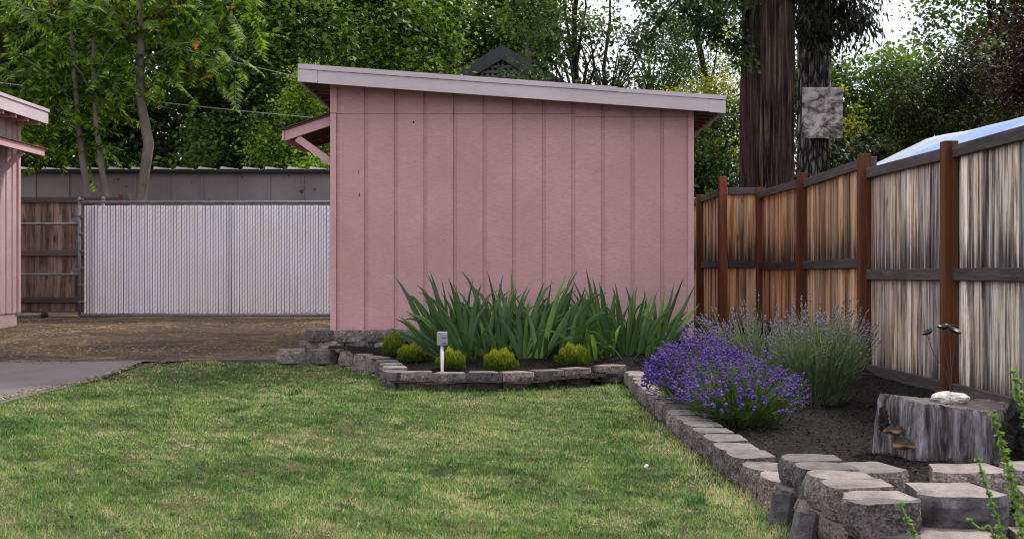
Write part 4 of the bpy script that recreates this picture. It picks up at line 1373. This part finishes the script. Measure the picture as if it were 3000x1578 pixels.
# ------------------------------------------------------------------ trees
def crown_mesh(centres, radii, n, L, wr=.34, up=.5, tintbase=.45, droop=.0, shell=.55, aspect=.8):
    """leaves spread through many clumps; centres (k,3), radii (k,)"""
    k = len(centres)
    wgt = radii ** 2; wgt = wgt / wgt.sum()
    i = rng.choice(k, n, p=wgt)
    u = unit(rng.normal(size=(n, 3)))
    rad = (shell + (1 - shell) * rng.random(n)) * radii[i] * (1 + .25 * rng.normal(0, 1, n))
    off = u * rad[:, None]; off[:, 2] *= aspect
    P = centres[i] + off
    d = unit(u * .5 + rng.normal(0, .6, (n, 3)) * np.array([1, 1, .6]) + np.array([0, 0, -droop]))
    nr = unit(u * .5 + np.array([0, 0, up]) + rng.normal(0, .45, (n, 3)))
    s = unit(np.cross(nr, d))
    Ls = L * (.6 + .8 * rng.random(n)); w = Ls * wr
    V, F = quads(P, d, s, Ls, w, .25, nr)
    ct = rng.normal(0, .20, k)  # lit and shaded clumps put into the leaf tint, upper leaves lighter
    t = np.clip(tintbase - .10 + ct[i] + .14 * u[:, 2] + rng.normal(0, .22, n), 0, 1)
    return V, F, t

def tree(name, label, base, trunk_r, crown_c, crown_r, nclump, clump_r, nleaf, L, leaf_m, bark_m, cat='tree', top=None, limbs=14, wr=.36, up=1.15,
         tint=.45, droop=.0, shellmin=.35, zcut=None, group='trees beyond the sheds and fences', extra=None, shell=.5, aspect=.8, bend=.3, sides=10):
    o = thing(name, base, label, cat, group)
    b = Vector(base); cc = np.array(crown_c, float); cr = np.array(crown_r, float)
    u = unit(rng.normal(size=(nclump, 3)))
    rr = shellmin + (1 - shellmin) * rng.random(nclump) ** .6
    C = cc + u * rr[:, None] * cr
    if zcut is not None: C[:, 2] = np.maximum(C[:, 2], zcut + rng.random(nclump) * .4)
    if extra is not None: C = np.concatenate([C, np.array(extra, float)], 0)
    rd = clump_r * (.65 + .7 * rng.random(len(C)))
    V, F, t = crown_mesh(C, rd, nleaf, L, wr, up, tint, droop, shell, aspect)
    f = link('crown', np_mesh('crown', V, F, t), leaf_m, o); f['kind'] = 'stuff'
    mb = MB()
    tp = Vector(top) if top else Vector((cc[0], cc[1], cc[2] + cr[2] * .6))
    pts = []
    for k in range(8):
        q = b.lerp(tp, k / 7); q = q + Vector((vnoise((k * .9, base[0], 1)), vnoise((k * .9, base[1], 5)), 0)) * bend * (k > 0)
        pts.append(q)
    rads = [trunk_r * (1.25 if k == 0 else 1 - .8 * k / 7) for k in range(8)]
    mb.tube(pts, rads, sides)
    idx = rng.choice(len(C), min(limbs, len(C)), replace=False)
    for k in idx:
        c = Vector(C[k])
        h = min(max((c.z - b.z) / max(.1, (tp.z - b.z)) * .75, .22), .9)
        a = pts[int(h * 7)]
        mid = a.lerp(c, .5) + Vector((random.uniform(-.3, .3), random.uniform(-.3, .3), .25))
        r0 = trunk_r * .38 * (1 - h * .5)
        mb.tube([a, a.lerp(mid, .5) + Vector((0, 0, .1)), mid, c], [r0, r0 * .75, r0 * .5, r0 * .15], 6)
    tr = mb.mesh('trunk', True)
    tr.transform(Matrix.Translation(-b))
    link('trunk', tr, bark_m, o, b)
    return o

G = .36
# broad maples behind the grey outbuilding
tree('maple_tree', 'dense dark maple behind the leftmost compound-leaved trees', (-12.0, 28, G), .3, (-12.0, 28, 6.2), (4.2, 3, 5.4), 90, 1.0, 49400, 0.133, L_maple, dark_bark, tint=.34)
tree('maple_tree', 'dense maple rising over the peeling outbuilding wall', (-7.3, 27, G), .3, (-7.0, 27, 5.6), (3.7, 2.6, 4.9), 95, .95, 57000, 0.117, L_maple, dark_bark, tint=.42, zcut=1.6)
tree('leafy_tree', 'mid-green low tree just behind the outbuilding roof', (-5.6, 25.6, G), .16, (-5.6, 25.6, 3.9), (1.9, 1.3, 2.3), 55, .6, 28500, 0.094, L_mid, dark_bark, tint=.55, zcut=2.2)
tree('maple_tree', 'bright maple over the high corner of the pink shed', (-4.6, 29, G), .3, (-4.7, 29, 6.2), (2.7, 2.6, 4.8), 90, .95, 57000, 0.117, L_maple, dark_bark, tint=.55, zcut=1.8)
tree('maple_tree', 'bright maple with a dark trunk showing above the shed roof', (-2.15, 30.5, G), .27, (-3.0, 31.5, 7.2), (1.5, 2.0, 3.6), 65, .75, 41800, 0.124, L_maple, dark_bark, tint=.62, top=(-2.0, 30.6, 11), zcut=4.3)
tree('leafy_tree', 'small yellow-green tree beside the shed awning', (-4.2, 23.8, G), .09, (-4.1, 23.9, 3.4), (.9, .8, 1.6), 26, .45, 10450, 0.078, L_maple, dark_bark, tint=.7)
tree('oak_tree', 'oak whose low branches hang in front of the grey gable', (1.6, 33, G), .2, (1.0, 26.5, 7.0), (1.3, 1.2, 1.2), 26, .42, 4680, 0.094, L_mid, dark_bark, tint=.45, top=(1.5, 27, 8), limbs=16, extra=[(.0, 26, 5.25), (.45, 26, 5.55), (.6, 26, 5.1), (.85, 26, 5.7), (.75, 26, 6.2), (.2, 26, 6.3), (1.05, 26.2, 5.3)])
tree('maple_tree', 'bright tree filling the space above the grey gable', (-1.0, 49, G), .3, (-1.2, 49, 11.5), (3.3, 2, 3.6), 80, 1.0, 41800, 0.172, L_maple, dark_bark, tint=.6, zcut=8.2)
# airy trees against the sky
tree('thin_tree', 'airy thin-leaved tree with bare twigs against the white sky', (2.55, 34, G), .13, (2.3, 34, 6.6), (2.5, 1.2, 3.0), 70, .42, 5580, 0.101, L_mid, dark_bark, tint=.4, limbs=60, top=(2.9, 34, 9.5), shell=.2)
tree('thin_tree', 'sparse tree reaching up beside the dark conifer', (4.1, 36, G), .13, (4.3, 36, 6.6), (1.9, 1.2, 3.4), 70, .5, 7650, 0.101, L_mid, dark_bark, tint=.38, limbs=40, shell=.2)
tree('cypress_tree', 'dark feathery evergreen behind the golden shrub', (5.3, 33, G), .2, (5.2, 33, 6.2), (1.5, 1.2, 4.0), 80, .6, 21000, 0.112, L_mid, dark_bark, tint=.5, wr=.2, droop=.3)
tree('golden_shrub_tree', 'golden yellow-leaved tree peeking over the low end of the shed roof', (3.9, 24.5, G), .1, (3.9, 24.5, 3.6), (1.15, .9, 1.25), 40, .4, 11250, 0.075, L_yellow, dark_bark, tint=.5, extra=[(3.1, 24.5, 4.55), (3.4, 24.4, 4.6), (3.75, 24.4, 4.75), (4.2, 24.4, 4.85), (4.5, 24.4, 5.4), (4.3, 24.4, 5.8)])
tree('laurel_shrub', 'dark glossy shrub between the shed corner and the redwood trunk', (3.75, 21.5, G), .1, (3.75, 21.5, 2.3), (1.0, .8, 1.9), 55, .5, 19500, 0.075, L_mid, dark_bark, tint=.38)
tree('leafy_tree', 'bright green tree behind the trunks and weathered board', (7.5, 27, G), .18, (7.6, 27, 4.3), (1.6, 1.5, 2.2), 70, .65, 26600, 0.101, L_mid, dark_bark, tint=.66, zcut=1.2)
tree('golden_shrub_tree', 'sparse yellow-flowered tree right of the weathered board', (7.1, 24.6, G), .08, (7.0, 24.6, 3.6), (1.1, .6, 1.5), 22, .26, 2250, 0.075, L_yellow, dark_bark, tint=.72)
tree('yew_shrub', 'dark rounded olive yew behind the fence', (7.0, 18.6, G), .14, (7.0, 18.6, 2.75), (1.2, 1.0, 1.8), 80, .45, 46000, 0.075, L_olive, dark_bark, tint=.52, wr=.2, droop=.5)
tree('yew_shrub', 'low dark shrub filling the gap under the weathered board', (5.65, 19.8, G), .1, (5.75, 19.8, 2.0), (1.05, .8, 1.3), 50, .42, 26000, 0.07, L_dark, dark_bark, tint=.6)
tree('leafy_tree', 'tall green tree beside the gap of white sky', (11.6, 29, G), .22, (11.8, 29, 5.9), (2.1, 1.6, 3.6), 75, .65, 28500, 0.110, L_mid, dark_bark, tint=.66, limbs=24, shell=.3)
tree('leafy_tree', 'mid-green tree low behind the olive yew', (9.3, 25.5, G), .16, (9.3, 25.5, 3.6), (2.4, 1.5, 2.4), 75, .62, 21000, 0.110, L_mid, dark_bark, tint=.62)
tree('plum_tree', 'dark purple-leaved plum at the right picture edge', (7.55, 16.0, G), .12, (7.55, 16.0, 3.7), (.95, .8, 1.9), 50, .42, 14250, 0.064, L_purple, dark_bark, tint=.5)
# far trees closing the view behind everything
for k, (x, y, r, lab) in enumerate(((-17.5, 40, 5.5, 'far dark tree behind the leftmost maple'), (-9.5, 46, 5.5, 'far dark tree behind the outbuilding'), (-4.6, 48, 3.6, 'far dark tree behind the shed roof'))):
    tree('broad_tree', lab, (x, y, G), .4, (x, y, 6.5), (r, 2.5, 6.0), 80, 1.4, 22000, .26, L_dark, dark_bark, tint=.5)
hd_ = []
C = np.stack([rng.uniform(-24, 24, 150), rng.uniform(52, 56, 150), rng.uniform(.8, 3.9, 150)], -1)
V, F, t = crown_mesh(C, 1.3 + rng.random(150) * .9, 22000, .35, .36, .5, .5)
tag(link('distant_foliage', np_mesh('distant_foliage', V, F, t), L_dark), 'low far-off belt of dark foliage closing the horizon', 'foliage', kind='stuff')

# redwood and fir trunks behind the fence
def fluted(name, label, x, y, r0, r1, H, mat, flutes, amp, lean=0.0, seed=0, cat='tree'):
    o = thing(name, (x, y, .3), label, cat, 'large trunks behind the fence')
    seg, rings = 150, 60
    V = []; F = []
    for j in range(rings + 1):
        t = j / rings; z = t * H
        for i in range(seg):
            a = 2 * math.pi * i / seg
            r = r0 + (r1 - r0) * t + .12 * r0 * math.exp(-z * 1.2)
            r += amp * vnoise((math.cos(a) * flutes, math.sin(a) * flutes, z * .35 + seed))
            r += amp * (.5 - 1.6 * (1 - min(1, 3.2 * abs(vnoise((math.cos(a) * flutes * 2.1, math.sin(a) * flutes * 2.1, z * .45 + seed))))) ** 2)
            V.append((r * math.cos(a) + lean * z, r * math.sin(a), z))
    for j in range(rings):
        for i in range(seg):
            a = j * seg + i; b = j * seg + (i + 1) % seg
            F.append((a, b, b + seg, a + seg))
    me = bpy.data.meshes.new('trunk'); me.from_pydata(V, [], F); me.polygons.foreach_set('use_smooth', [True] * len(F)); me.update()
    link('trunk', me, mat, o, (x, y, .3))
    return o
rwd = fluted('redwood_tree', 'huge red-brown redwood trunk rising behind the fence', 3.83, 17.9, .385, .33, 13, redwood_bark, 3.4, .055)
firt = fluted('fir_tree', 'grey furrowed fir trunk behind the weathered board', 5.02, 19.9, .27, .24, 13, fir_bark, 4.5, .02, .004, 4)
def sprays(parent, anchors, n, L, mat, tint=.45, wr=.22, droop=.8, rad=.38, branch_from=None, asp=.8):
    C = np.array(anchors, float)
    rd = rad * (.6 + .7 * rng.random(len(C)))
    V, F, t = crown_mesh(C, rd, n, L, wr, .7, tint, droop, .15, asp)
    f = link('crown', np_mesh('crown', V, F, t), mat, parent); f['kind'] = 'stuff'
    mb = MB()
    for c in anchors:
        a = Vector((branch_from[0], branch_from[1], min(c[2] + 1.4, 12))); c = Vector(c)
        mid = a.lerp(c, .55) + Vector((0, 0, .25))
        mb.tube([a, mid, c], [.05, .03, .008], 6)
    mb.build('branch', dark_bark, parent, True)
r2 = random.Random(5)
A = [(r2.uniform(1.95, 3.45), r2.uniform(16.6, 17.8), r2.uniform(4.55, 6.2) - 0) for _ in range(20)] + [(2.9, 17, 4.4), (3.2, 17, 4.3), (3.35, 17.2, 4.1)]
sprays(rwd, A, 5200, .068, L_mid, .34, .34, .4, .32, (3.83, 17.9))
A = [(r2.uniform(4.3, 5.5), r2.uniform(17.6, 18.6), r2.uniform(4.85, 6.8)) for _ in range(26)] + [(4.5, 18, 4.75), (4.75, 18, 4.7), (5.3, 18.0, 4.85)]
sprays(firt, A, 12000, .11, L_cedar, .5, .13, 1.2, .40, (5.0, 19.8), 1.0)
# crown of the two big trees far above the picture, which shades the garden
C2 = np.stack([rng.normal(4.3, 1.7, 60), rng.normal(18.6, 1.7, 60), rng.uniform(8.2, 13.5, 60)], -1)
sprays(rwd, [tuple(c) for c in C2], 9000, .3, L_dark, .5, .3, .4, .9, (3.83, 17.9))
bd = thing('weathered_board', (5.15, 19.5, 3.3), 'weathered whitish plywood board nailed to the fir trunk', 'board')
m = Mat('peeling_plywood')
v = m.coord('Object')
n1 = m.noise(m.coord('Object', (3.2, 3.2, 5.0)), 1.1, 8, .74, .3); n2 = m.noise(v, 3.2, 5, .6)
c = m.ramp(n1, [(.40, (.08, .056, .05)), (.47, (.24, .195, .18)), (.51, (.44, .39, .385)), (.60, (.72, .69, .69))])
c = m.mix(m.ramp(n2, [(.60, 0), (.66, .8)]), c, (.72, .70, .71))
ply = m.surf(c, .9, m.bump(n1, .5, .02))
box_obj('panel', ply, bd, (5.07, 19.48, 3.635), (.66, .02, .83), (0, .012, 0), ch=.004)
box_obj('batten', rail_wood, bd, (5.07, 19.545, 3.8), (.6, .09, .09))
box_obj('batten', rail_wood, bd, (5.07, 19.545, 3.45), (.6, .09, .09))

# compound-leaved trees (three slim trunks)
def frond_mesh(seed, orange=False):
    r = random.Random(seed)
    V = []; F = []; tt = []
    n = 12; Lr = .74
    def rach(u): return Vector((u * Lr, 0, -.22 * u * u * Lr + .04 * u))
    for k in range(n):
        u = .2 + .8 * k / (n - 1)
        p = rach(u)
        for sgn in (-1, 1):
            l = .165 * (1 - .45 * abs(u - .45) * 1.6) * r.uniform(.85, 1.15)
            a = r.uniform(.75, 1.05)
            d = Vector((math.cos(a) * .55, sgn * math.sin(a), -.25 + r.uniform(-.2, .1))).normalized()
            sd = d.cross(Vector((0, 0, 1))).normalized(); up = sd.cross(d)
            w = l * .19
            b = len(V)
            V += [p, p + d * l * .35 + sd * w - up * .006, p + d * l * .4 + up * .004, p + d * l * .35 - sd * w - up * .006, p + d * l + Vector((0, 0, -.018))]
            F += [(b, b + 1, b + 2), (b + 1, b + 4, b + 2), (b, b + 2, b + 3), (b + 2, b + 4, b + 3)]
            q = r.random() ** 1.3; tt += [q] * 4
    for k in range(6):
        a = rach(k / 6); c = rach((k + 1) / 6); w = .004
        b = len(V)
        V += [a + Vector((0, w, 0)), a - Vector((0, w, 0)), c - Vector((0, w * .7, 0)), c + Vector((0, w * .7, 0))]
        F += [(b, b + 1, b + 2), (b, b + 2, b + 3)]; tt += [.8, .8]
    me = np_mesh('compound_leaf', [tuple(v) for v in V], F, tt)
    me.materials.append(L_ailo if orange else L_ail)
    return me
FR = [frond_mesh(s) for s in range(5)]; FO = frond_mesh(9, True)
def ail_tree(label, trunk_pts, rads, centres, nfr, seed, branches):
    r = random.Random(seed)
    base = Vector(trunk_pts[0])
    o = thing('compound_leaf_tree', base, label, 'tree', 'slim trees behind the gate')
    P = [Vector(p) for p in trunk_pts]
    Q = []; RR = []
    for i in range(len(P) - 1):
        for k in range(5):
            t = k / 5
            Q.append(P[i].lerp(P[i + 1], t) + Vector((vnoise((i + t, seed, 1)), 0, 0)) * .015)
            rk_ = rads[i] + (rads[i + 1] - rads[i]) * t
            RR.append(rk_ * (1 + .10 * vnoise((i * 2 + t * 2, seed, 3))))
    Q.append(P[-1]); RR.append(rads[-1])
    mb = MB(); mb.tube(Q, RR, 12)
    for (a, b, r0) in branches:
        a = Vector(a); b = Vector(b)
        mb.tube([a, a.lerp(b, .5) + Vector((0, 0, .12)), b], [r0, r0 * .7, r0 * .35], 7)
    me = mb.mesh('trunk', True); me.transform(Matrix.Translation(-base))
    link('trunk', me, grey_bark, o, base)
    for k in range(nfr):
        c = centres[k % len(centres)]
        p = Vector(c[:3]) + Vector((r.gauss(0, 1) * c[3], .45 + r.gauss(0, .6) * c[3], .38 + r.gauss(0, .70) * c[3]))
        az = r.uniform(0, 6.283); tl = r.uniform(-.1, .95)
        sc = r.uniform(.7, 1.15)
        orange = r.random() < .05
        link('compound_leaf', FO if orange else r.choice(FR), None, o, p, (r.uniform(-.4, .4), tl, az), (sc * (.55 if orange else 1),) * 3)
Z0 = .35
ail_tree('slim tree with the thickest trunk and a forked top, behind the gate',
         [(-6.25, 20.2, Z0), (-6.30, 20.2, 2.0), (-6.24, 20.2, 2.6), (-6.15, 20.2, 3.2), (-6.30, 20.2, 4.0), (-6.28, 20.2, 5.0), (-6.35, 20.2, 6.2)],
         [.10, .085, .085, .09, .072, .062, .03],
         [(-6.3, 20.0, 5.6, .55), (-5.4, 19.9, 4.9, .45), (-5.1, 19.9, 4.3, .38), (-5.6, 20.0, 5.4, .5), (-6.9, 20.0, 5.5, .55), (-4.8, 20.0, 5.3, .3), (-6.2, 20, 5.9, .5)], 165, 2,
         [((-6.28, 20.2, 4.6), (-5.1, 19.95, 4.9), .02), ((-6.28, 20.2, 4.9), (-6.55, 20.1, 5.25), .032), ((-6.28, 20.2, 5.0), (-5.6, 20, 5.6), .025), ((-6.3, 20.2, 4.9), (-7.0, 20, 5.6), .025)])
ail_tree('slim leaning tree between its two neighbours, behind the brown fence',
         [(-6.72, 20.0, Z0), (-6.75, 20.0, 2.0), (-6.88, 20.0, 2.75), (-6.98, 20.0, 3.5), (-7.02, 20.0, 4.4), (-7.0, 20, 5.4)],
         [.062, .052, .05, .044, .034, .02],
         [(-7.0, 19.8, 3.95, .35), (-7.2, 19.8, 4.7, .5), (-6.6, 19.8, 4.1, .35), (-7.2, 19.8, 5.5, .5), (-6.6, 19.8, 4.8, .4)], 140, 3,
         [((-7.0, 20, 3.6), (-6.55, 19.9, 4.1), .018), ((-7.0, 20, 3.9), (-7.4, 19.9, 4.6), .02), ((-7.0, 20, 4.2), (-6.6, 19.9, 4.9), .02)])
ail_tree('slim tree nearest the mossy awning, behind the brown fence',
         [(-7.08, 20.0, Z0), (-7.13, 20.0, 2.0), (-7.15, 20.0, 2.6), (-7.26, 20.0, 3.4), (-7.35, 20.0, 4.4), (-7.4, 20, 5.4)],
         [.072, .064, .06, .05, .04, .02],
         [(-7.5, 19.7, 3.8, .42), (-7.9, 19.6, 4.5, .55), (-7.35, 19.7, 3.0, .22), (-8.2, 19.5, 5.3, .55), (-7.7, 19.5, 3.2, .4), (-8.4, 19.4, 4.2, .4), (-7.2, 19.6, 3.9, .4)], 170, 4,
         [((-7.27, 20, 3.4), (-7.8, 19.8, 4.0), .02), ((-7.3, 20, 3.8), (-8.1, 19.7, 4.6), .022), ((-7.25, 20, 3.2), (-7.4, 19.8, 3.3), .015)])

# ------------------------------------------------------------------ far house, tarp, wires
hs = thing('gabled_house', (0, 38, .4), 'dark grey gabled house roof showing above the shed', 'house')
m = Mat('slate_trim'); slate = m.surf(m.ramp(m.noise(m.coord('Position'), 3, 4), [(.3, (.035, .036, .045)), (.7, (.055, .056, .068))]), .7)
m = Mat('house_wall'); hwall = m.surf((.12, .105, .10), .9)
m = Mat('lattice_cream'); latt = m.surf((.12, .11, .105), .8)
m = Mat('chimney_brick'); brk = m.surf(m.ramp(m.noise(m.coord('Position'), 8, 4), [(.3, (.05, .032, .028)), (.7, (.09, .06, .05))]), .9)
HY = 38.0
ap = Vector((-.32, HY, 8.25)); el = Vector((-3.0, HY, 6.71)); er = Vector((2.36, HY, 6.71))
MB().add([(-2.3, HY + .3, .4), (1.7, HY + .3, .4), (1.7, HY + .3, 6.9), (-.32, HY + .3, 8.05), (-2.3, HY + .3, 6.9),
          (-2.3, HY + 7, .4), (1.7, HY + 7, .4), (1.7, HY + 7, 6.9), (-.32, HY + 7, 8.05), (-2.3, HY + 7, 6.9)],
         [(0, 1, 2, 3, 4), (9, 8, 7, 6, 5), (0, 4, 9, 5), (1, 6, 7, 2)]).build('wall', hwall, hs)
def rslab(a, b, nm, th, y0, y1, mat):
    a, b = Vector(a), Vector(b); n_ = Vector((0, 0, -th))
    V = [(a.x, y0, a.z), (b.x, y0, b.z), (b.x, y1, b.z), (a.x, y1, a.z)]
    V2 = [(x, y, z - th) for x, y, z in V]
    MB().add(V2 + V, chbox((1, 1, 1))[1]).build(nm, mat, hs)
rslab(el, ap, 'roof', .14, HY, HY + 7.4, felt); rslab(ap, er, 'roof', .14, HY, HY + 7.4, felt)
bar_obj('rake_board', slate, hs, el + Vector((0, -.05, -.19)), ap + Vector((.12, -.05, -.12)), .08, .40)
bar_obj('rake_board', slate, hs, ap + Vector((-.12, -.045, -.12)), er + Vector((0, -.045, -.19)), .08, .40)
box_obj('king_post', slate, hs, (-.32, HY - .0, 6.9), (.16, .12, 1.4))
mb = MB()
for k in range(22):
    x = -2.1 + k * .165
    zt = 7.85 - abs(x + .32) * .575
    if zt > 6.3: mb.box((x, HY + .05, (6.2 + zt) / 2), (.075, .02, zt - 6.2))
for k in range(9):
    z = 6.3 + k * .165; hw_ = min((7.85 - z) / .575, 1.9)
    if hw_ > .1: mb.box((-.32, HY + .03, z), (hw_ * 2, .015, .075))
mb.build('lattice', latt, hs)
box_obj('chimney', brk, hs, (.55, HY + 2, 7.9), (.42, .42, 1.6))
rod('vent_pipe', white_metal, hs, (-1.46, HY + .8, 7.2), (-1.46, HY + .8, 7.66), .085)
rod('vent_cap', white_metal, hs, (-1.46, HY + .8, 7.67), (-1.46, HY + .8, 7.75), .15)

tp_ = thing('tarp_canopy', (4.6, 11, .2), 'white and blue tarp stretched over a ridge behind the fence', 'tarp')
m = Mat('blue_white_tarp')
pos = m.n('ShaderNodeSeparateXYZ', None, Vector=m.coord('Object'))
wob = m.noise(m.coord('Object'), 1.2, 3)
s_ = m.math('ADD', m.math('MULTIPLY_ADD', pos.outputs['Y'], .5), m.math('MULTIPLY', wob, .22))
band = m.n('ShaderNodeTexWave', {'wave_type': 'BANDS', 'bands_direction': 'Y'}, Vector=m.coord('Object', (1.0, .27, 1)), Scale=.62, Distortion=.8)
cw = m.noise(m.coord('Object', (1.5, .8, 1.5)), 1.6, 5)
c = m.mix(m.ramp(cw, [(.35, 0), (.7, 1)]), (.46, .49, .55), (.36, .41, .52))
ty = m.math('ADD', m.math('ADD', pos.outputs['Y'], m.math('MULTIPLY', pos.outputs['X'], .35)), m.math('MULTIPLY', wob, .35))
bl = m.ramp(m.math('MULTIPLY', m.math('SUBTRACT', ty, 10.0), .2), [(.30, 0), (.36, 1), (.60, 1), (.64, .1), (.68, .5), (.70, 0)])
c = m.mix(bl, c, m.mix(cw, (.10, .19, .50), (.34, .43, .66)))
cr = m.noise(m.coord('Object', (4, 14, 4)), 1, 6, .7)
tarp_m = m.surf(c, .45, m.bump(cr, .8, .03), spec=.4)
def tarp():
    n1, n2 = 26, 20
    r0, r1 = Vector((4.25, 12.25, 2.39)), Vector((4.95, 7.2, 2.40))
    V = []; F = []
    for i in range(n1 + 1):
        u = i / n1; rdg = r0.lerp(r1, u)
        for j in range(n2 + 1):
            v = j / n2 * 2 - 1
            sag = -.012 * math.sin(math.pi * u * 2) ** 2
            q = rdg + Vector((v * .95, 0, -abs(v) * .46 + sag * (1 - abs(v) * .5) + .010 * vnoise((u * 9, v * 4, 0))))
            V.append(tuple(q))
    for i in range(n1):
        for j in range(n2):
            a = i * (n2 + 1) + j
            F.append((a, a + n2 + 1, a + n2 + 2, a + 1))
    mb = MB(); mb.add(V, F); o = mb.build('sheet', tarp_m, tp_, True)
    sol = o.modifiers.new('solid', 'SOLIDIFY'); sol.thickness = .004
    for p in (r0, r1, r0 + Vector((-.9, 0, -.5)), r0 + Vector((.9, 0, -.5)), r1 + Vector((-.9, 0, -.5)), r1 + Vector((.9, 0, -.5))):
        rod('pole', galv, tp_, (p.x, p.y, .05), (p.x, p.y, p.z - .01), .018)
tarp()
wr_ = thing('white_canopy', (3.05, 20.4, .3), 'white flat-topped canopy barely showing past the shed corner', 'canopy')
MB().box((3.0, 20.4, 2.25), (.75, .9, .07), None, .03).build('top', white_metal, wr_)
for dx in (-.32, .32):
    for dy in (-.4, .4):
        rod('leg', white_metal, wr_, (3.0 + dx, 20.4 + dy, .25), (3.0 + dx, 20.4 + dy, 2.22), .02)
wm = Mat('grey_cable').surf((.30, .30, .32), .5)
def cable(label, a, b, sag):
    a, b = Vector(a), Vector(b)
    pts = [a.lerp(b, k / 20) + Vector((0, 0, -sag * 4 * (k / 20) * (1 - k / 20))) for k in range(21)]
    o = MB().tube(pts, .0065, 5).build('overhead_cable', wm, None, True)
    tag(o, label, 'cable', 'overhead cables')
cable('upper grey cable crossing the trees at the shed roof corner', (-12.5, 21.4, 6.9), (2.0, 21.4, 3.35), .25)
cable('lower grey cable crossing the trees above the awning', (-12.5, 21.2, 4.9), (2.0, 21.2, 3.4), .2)
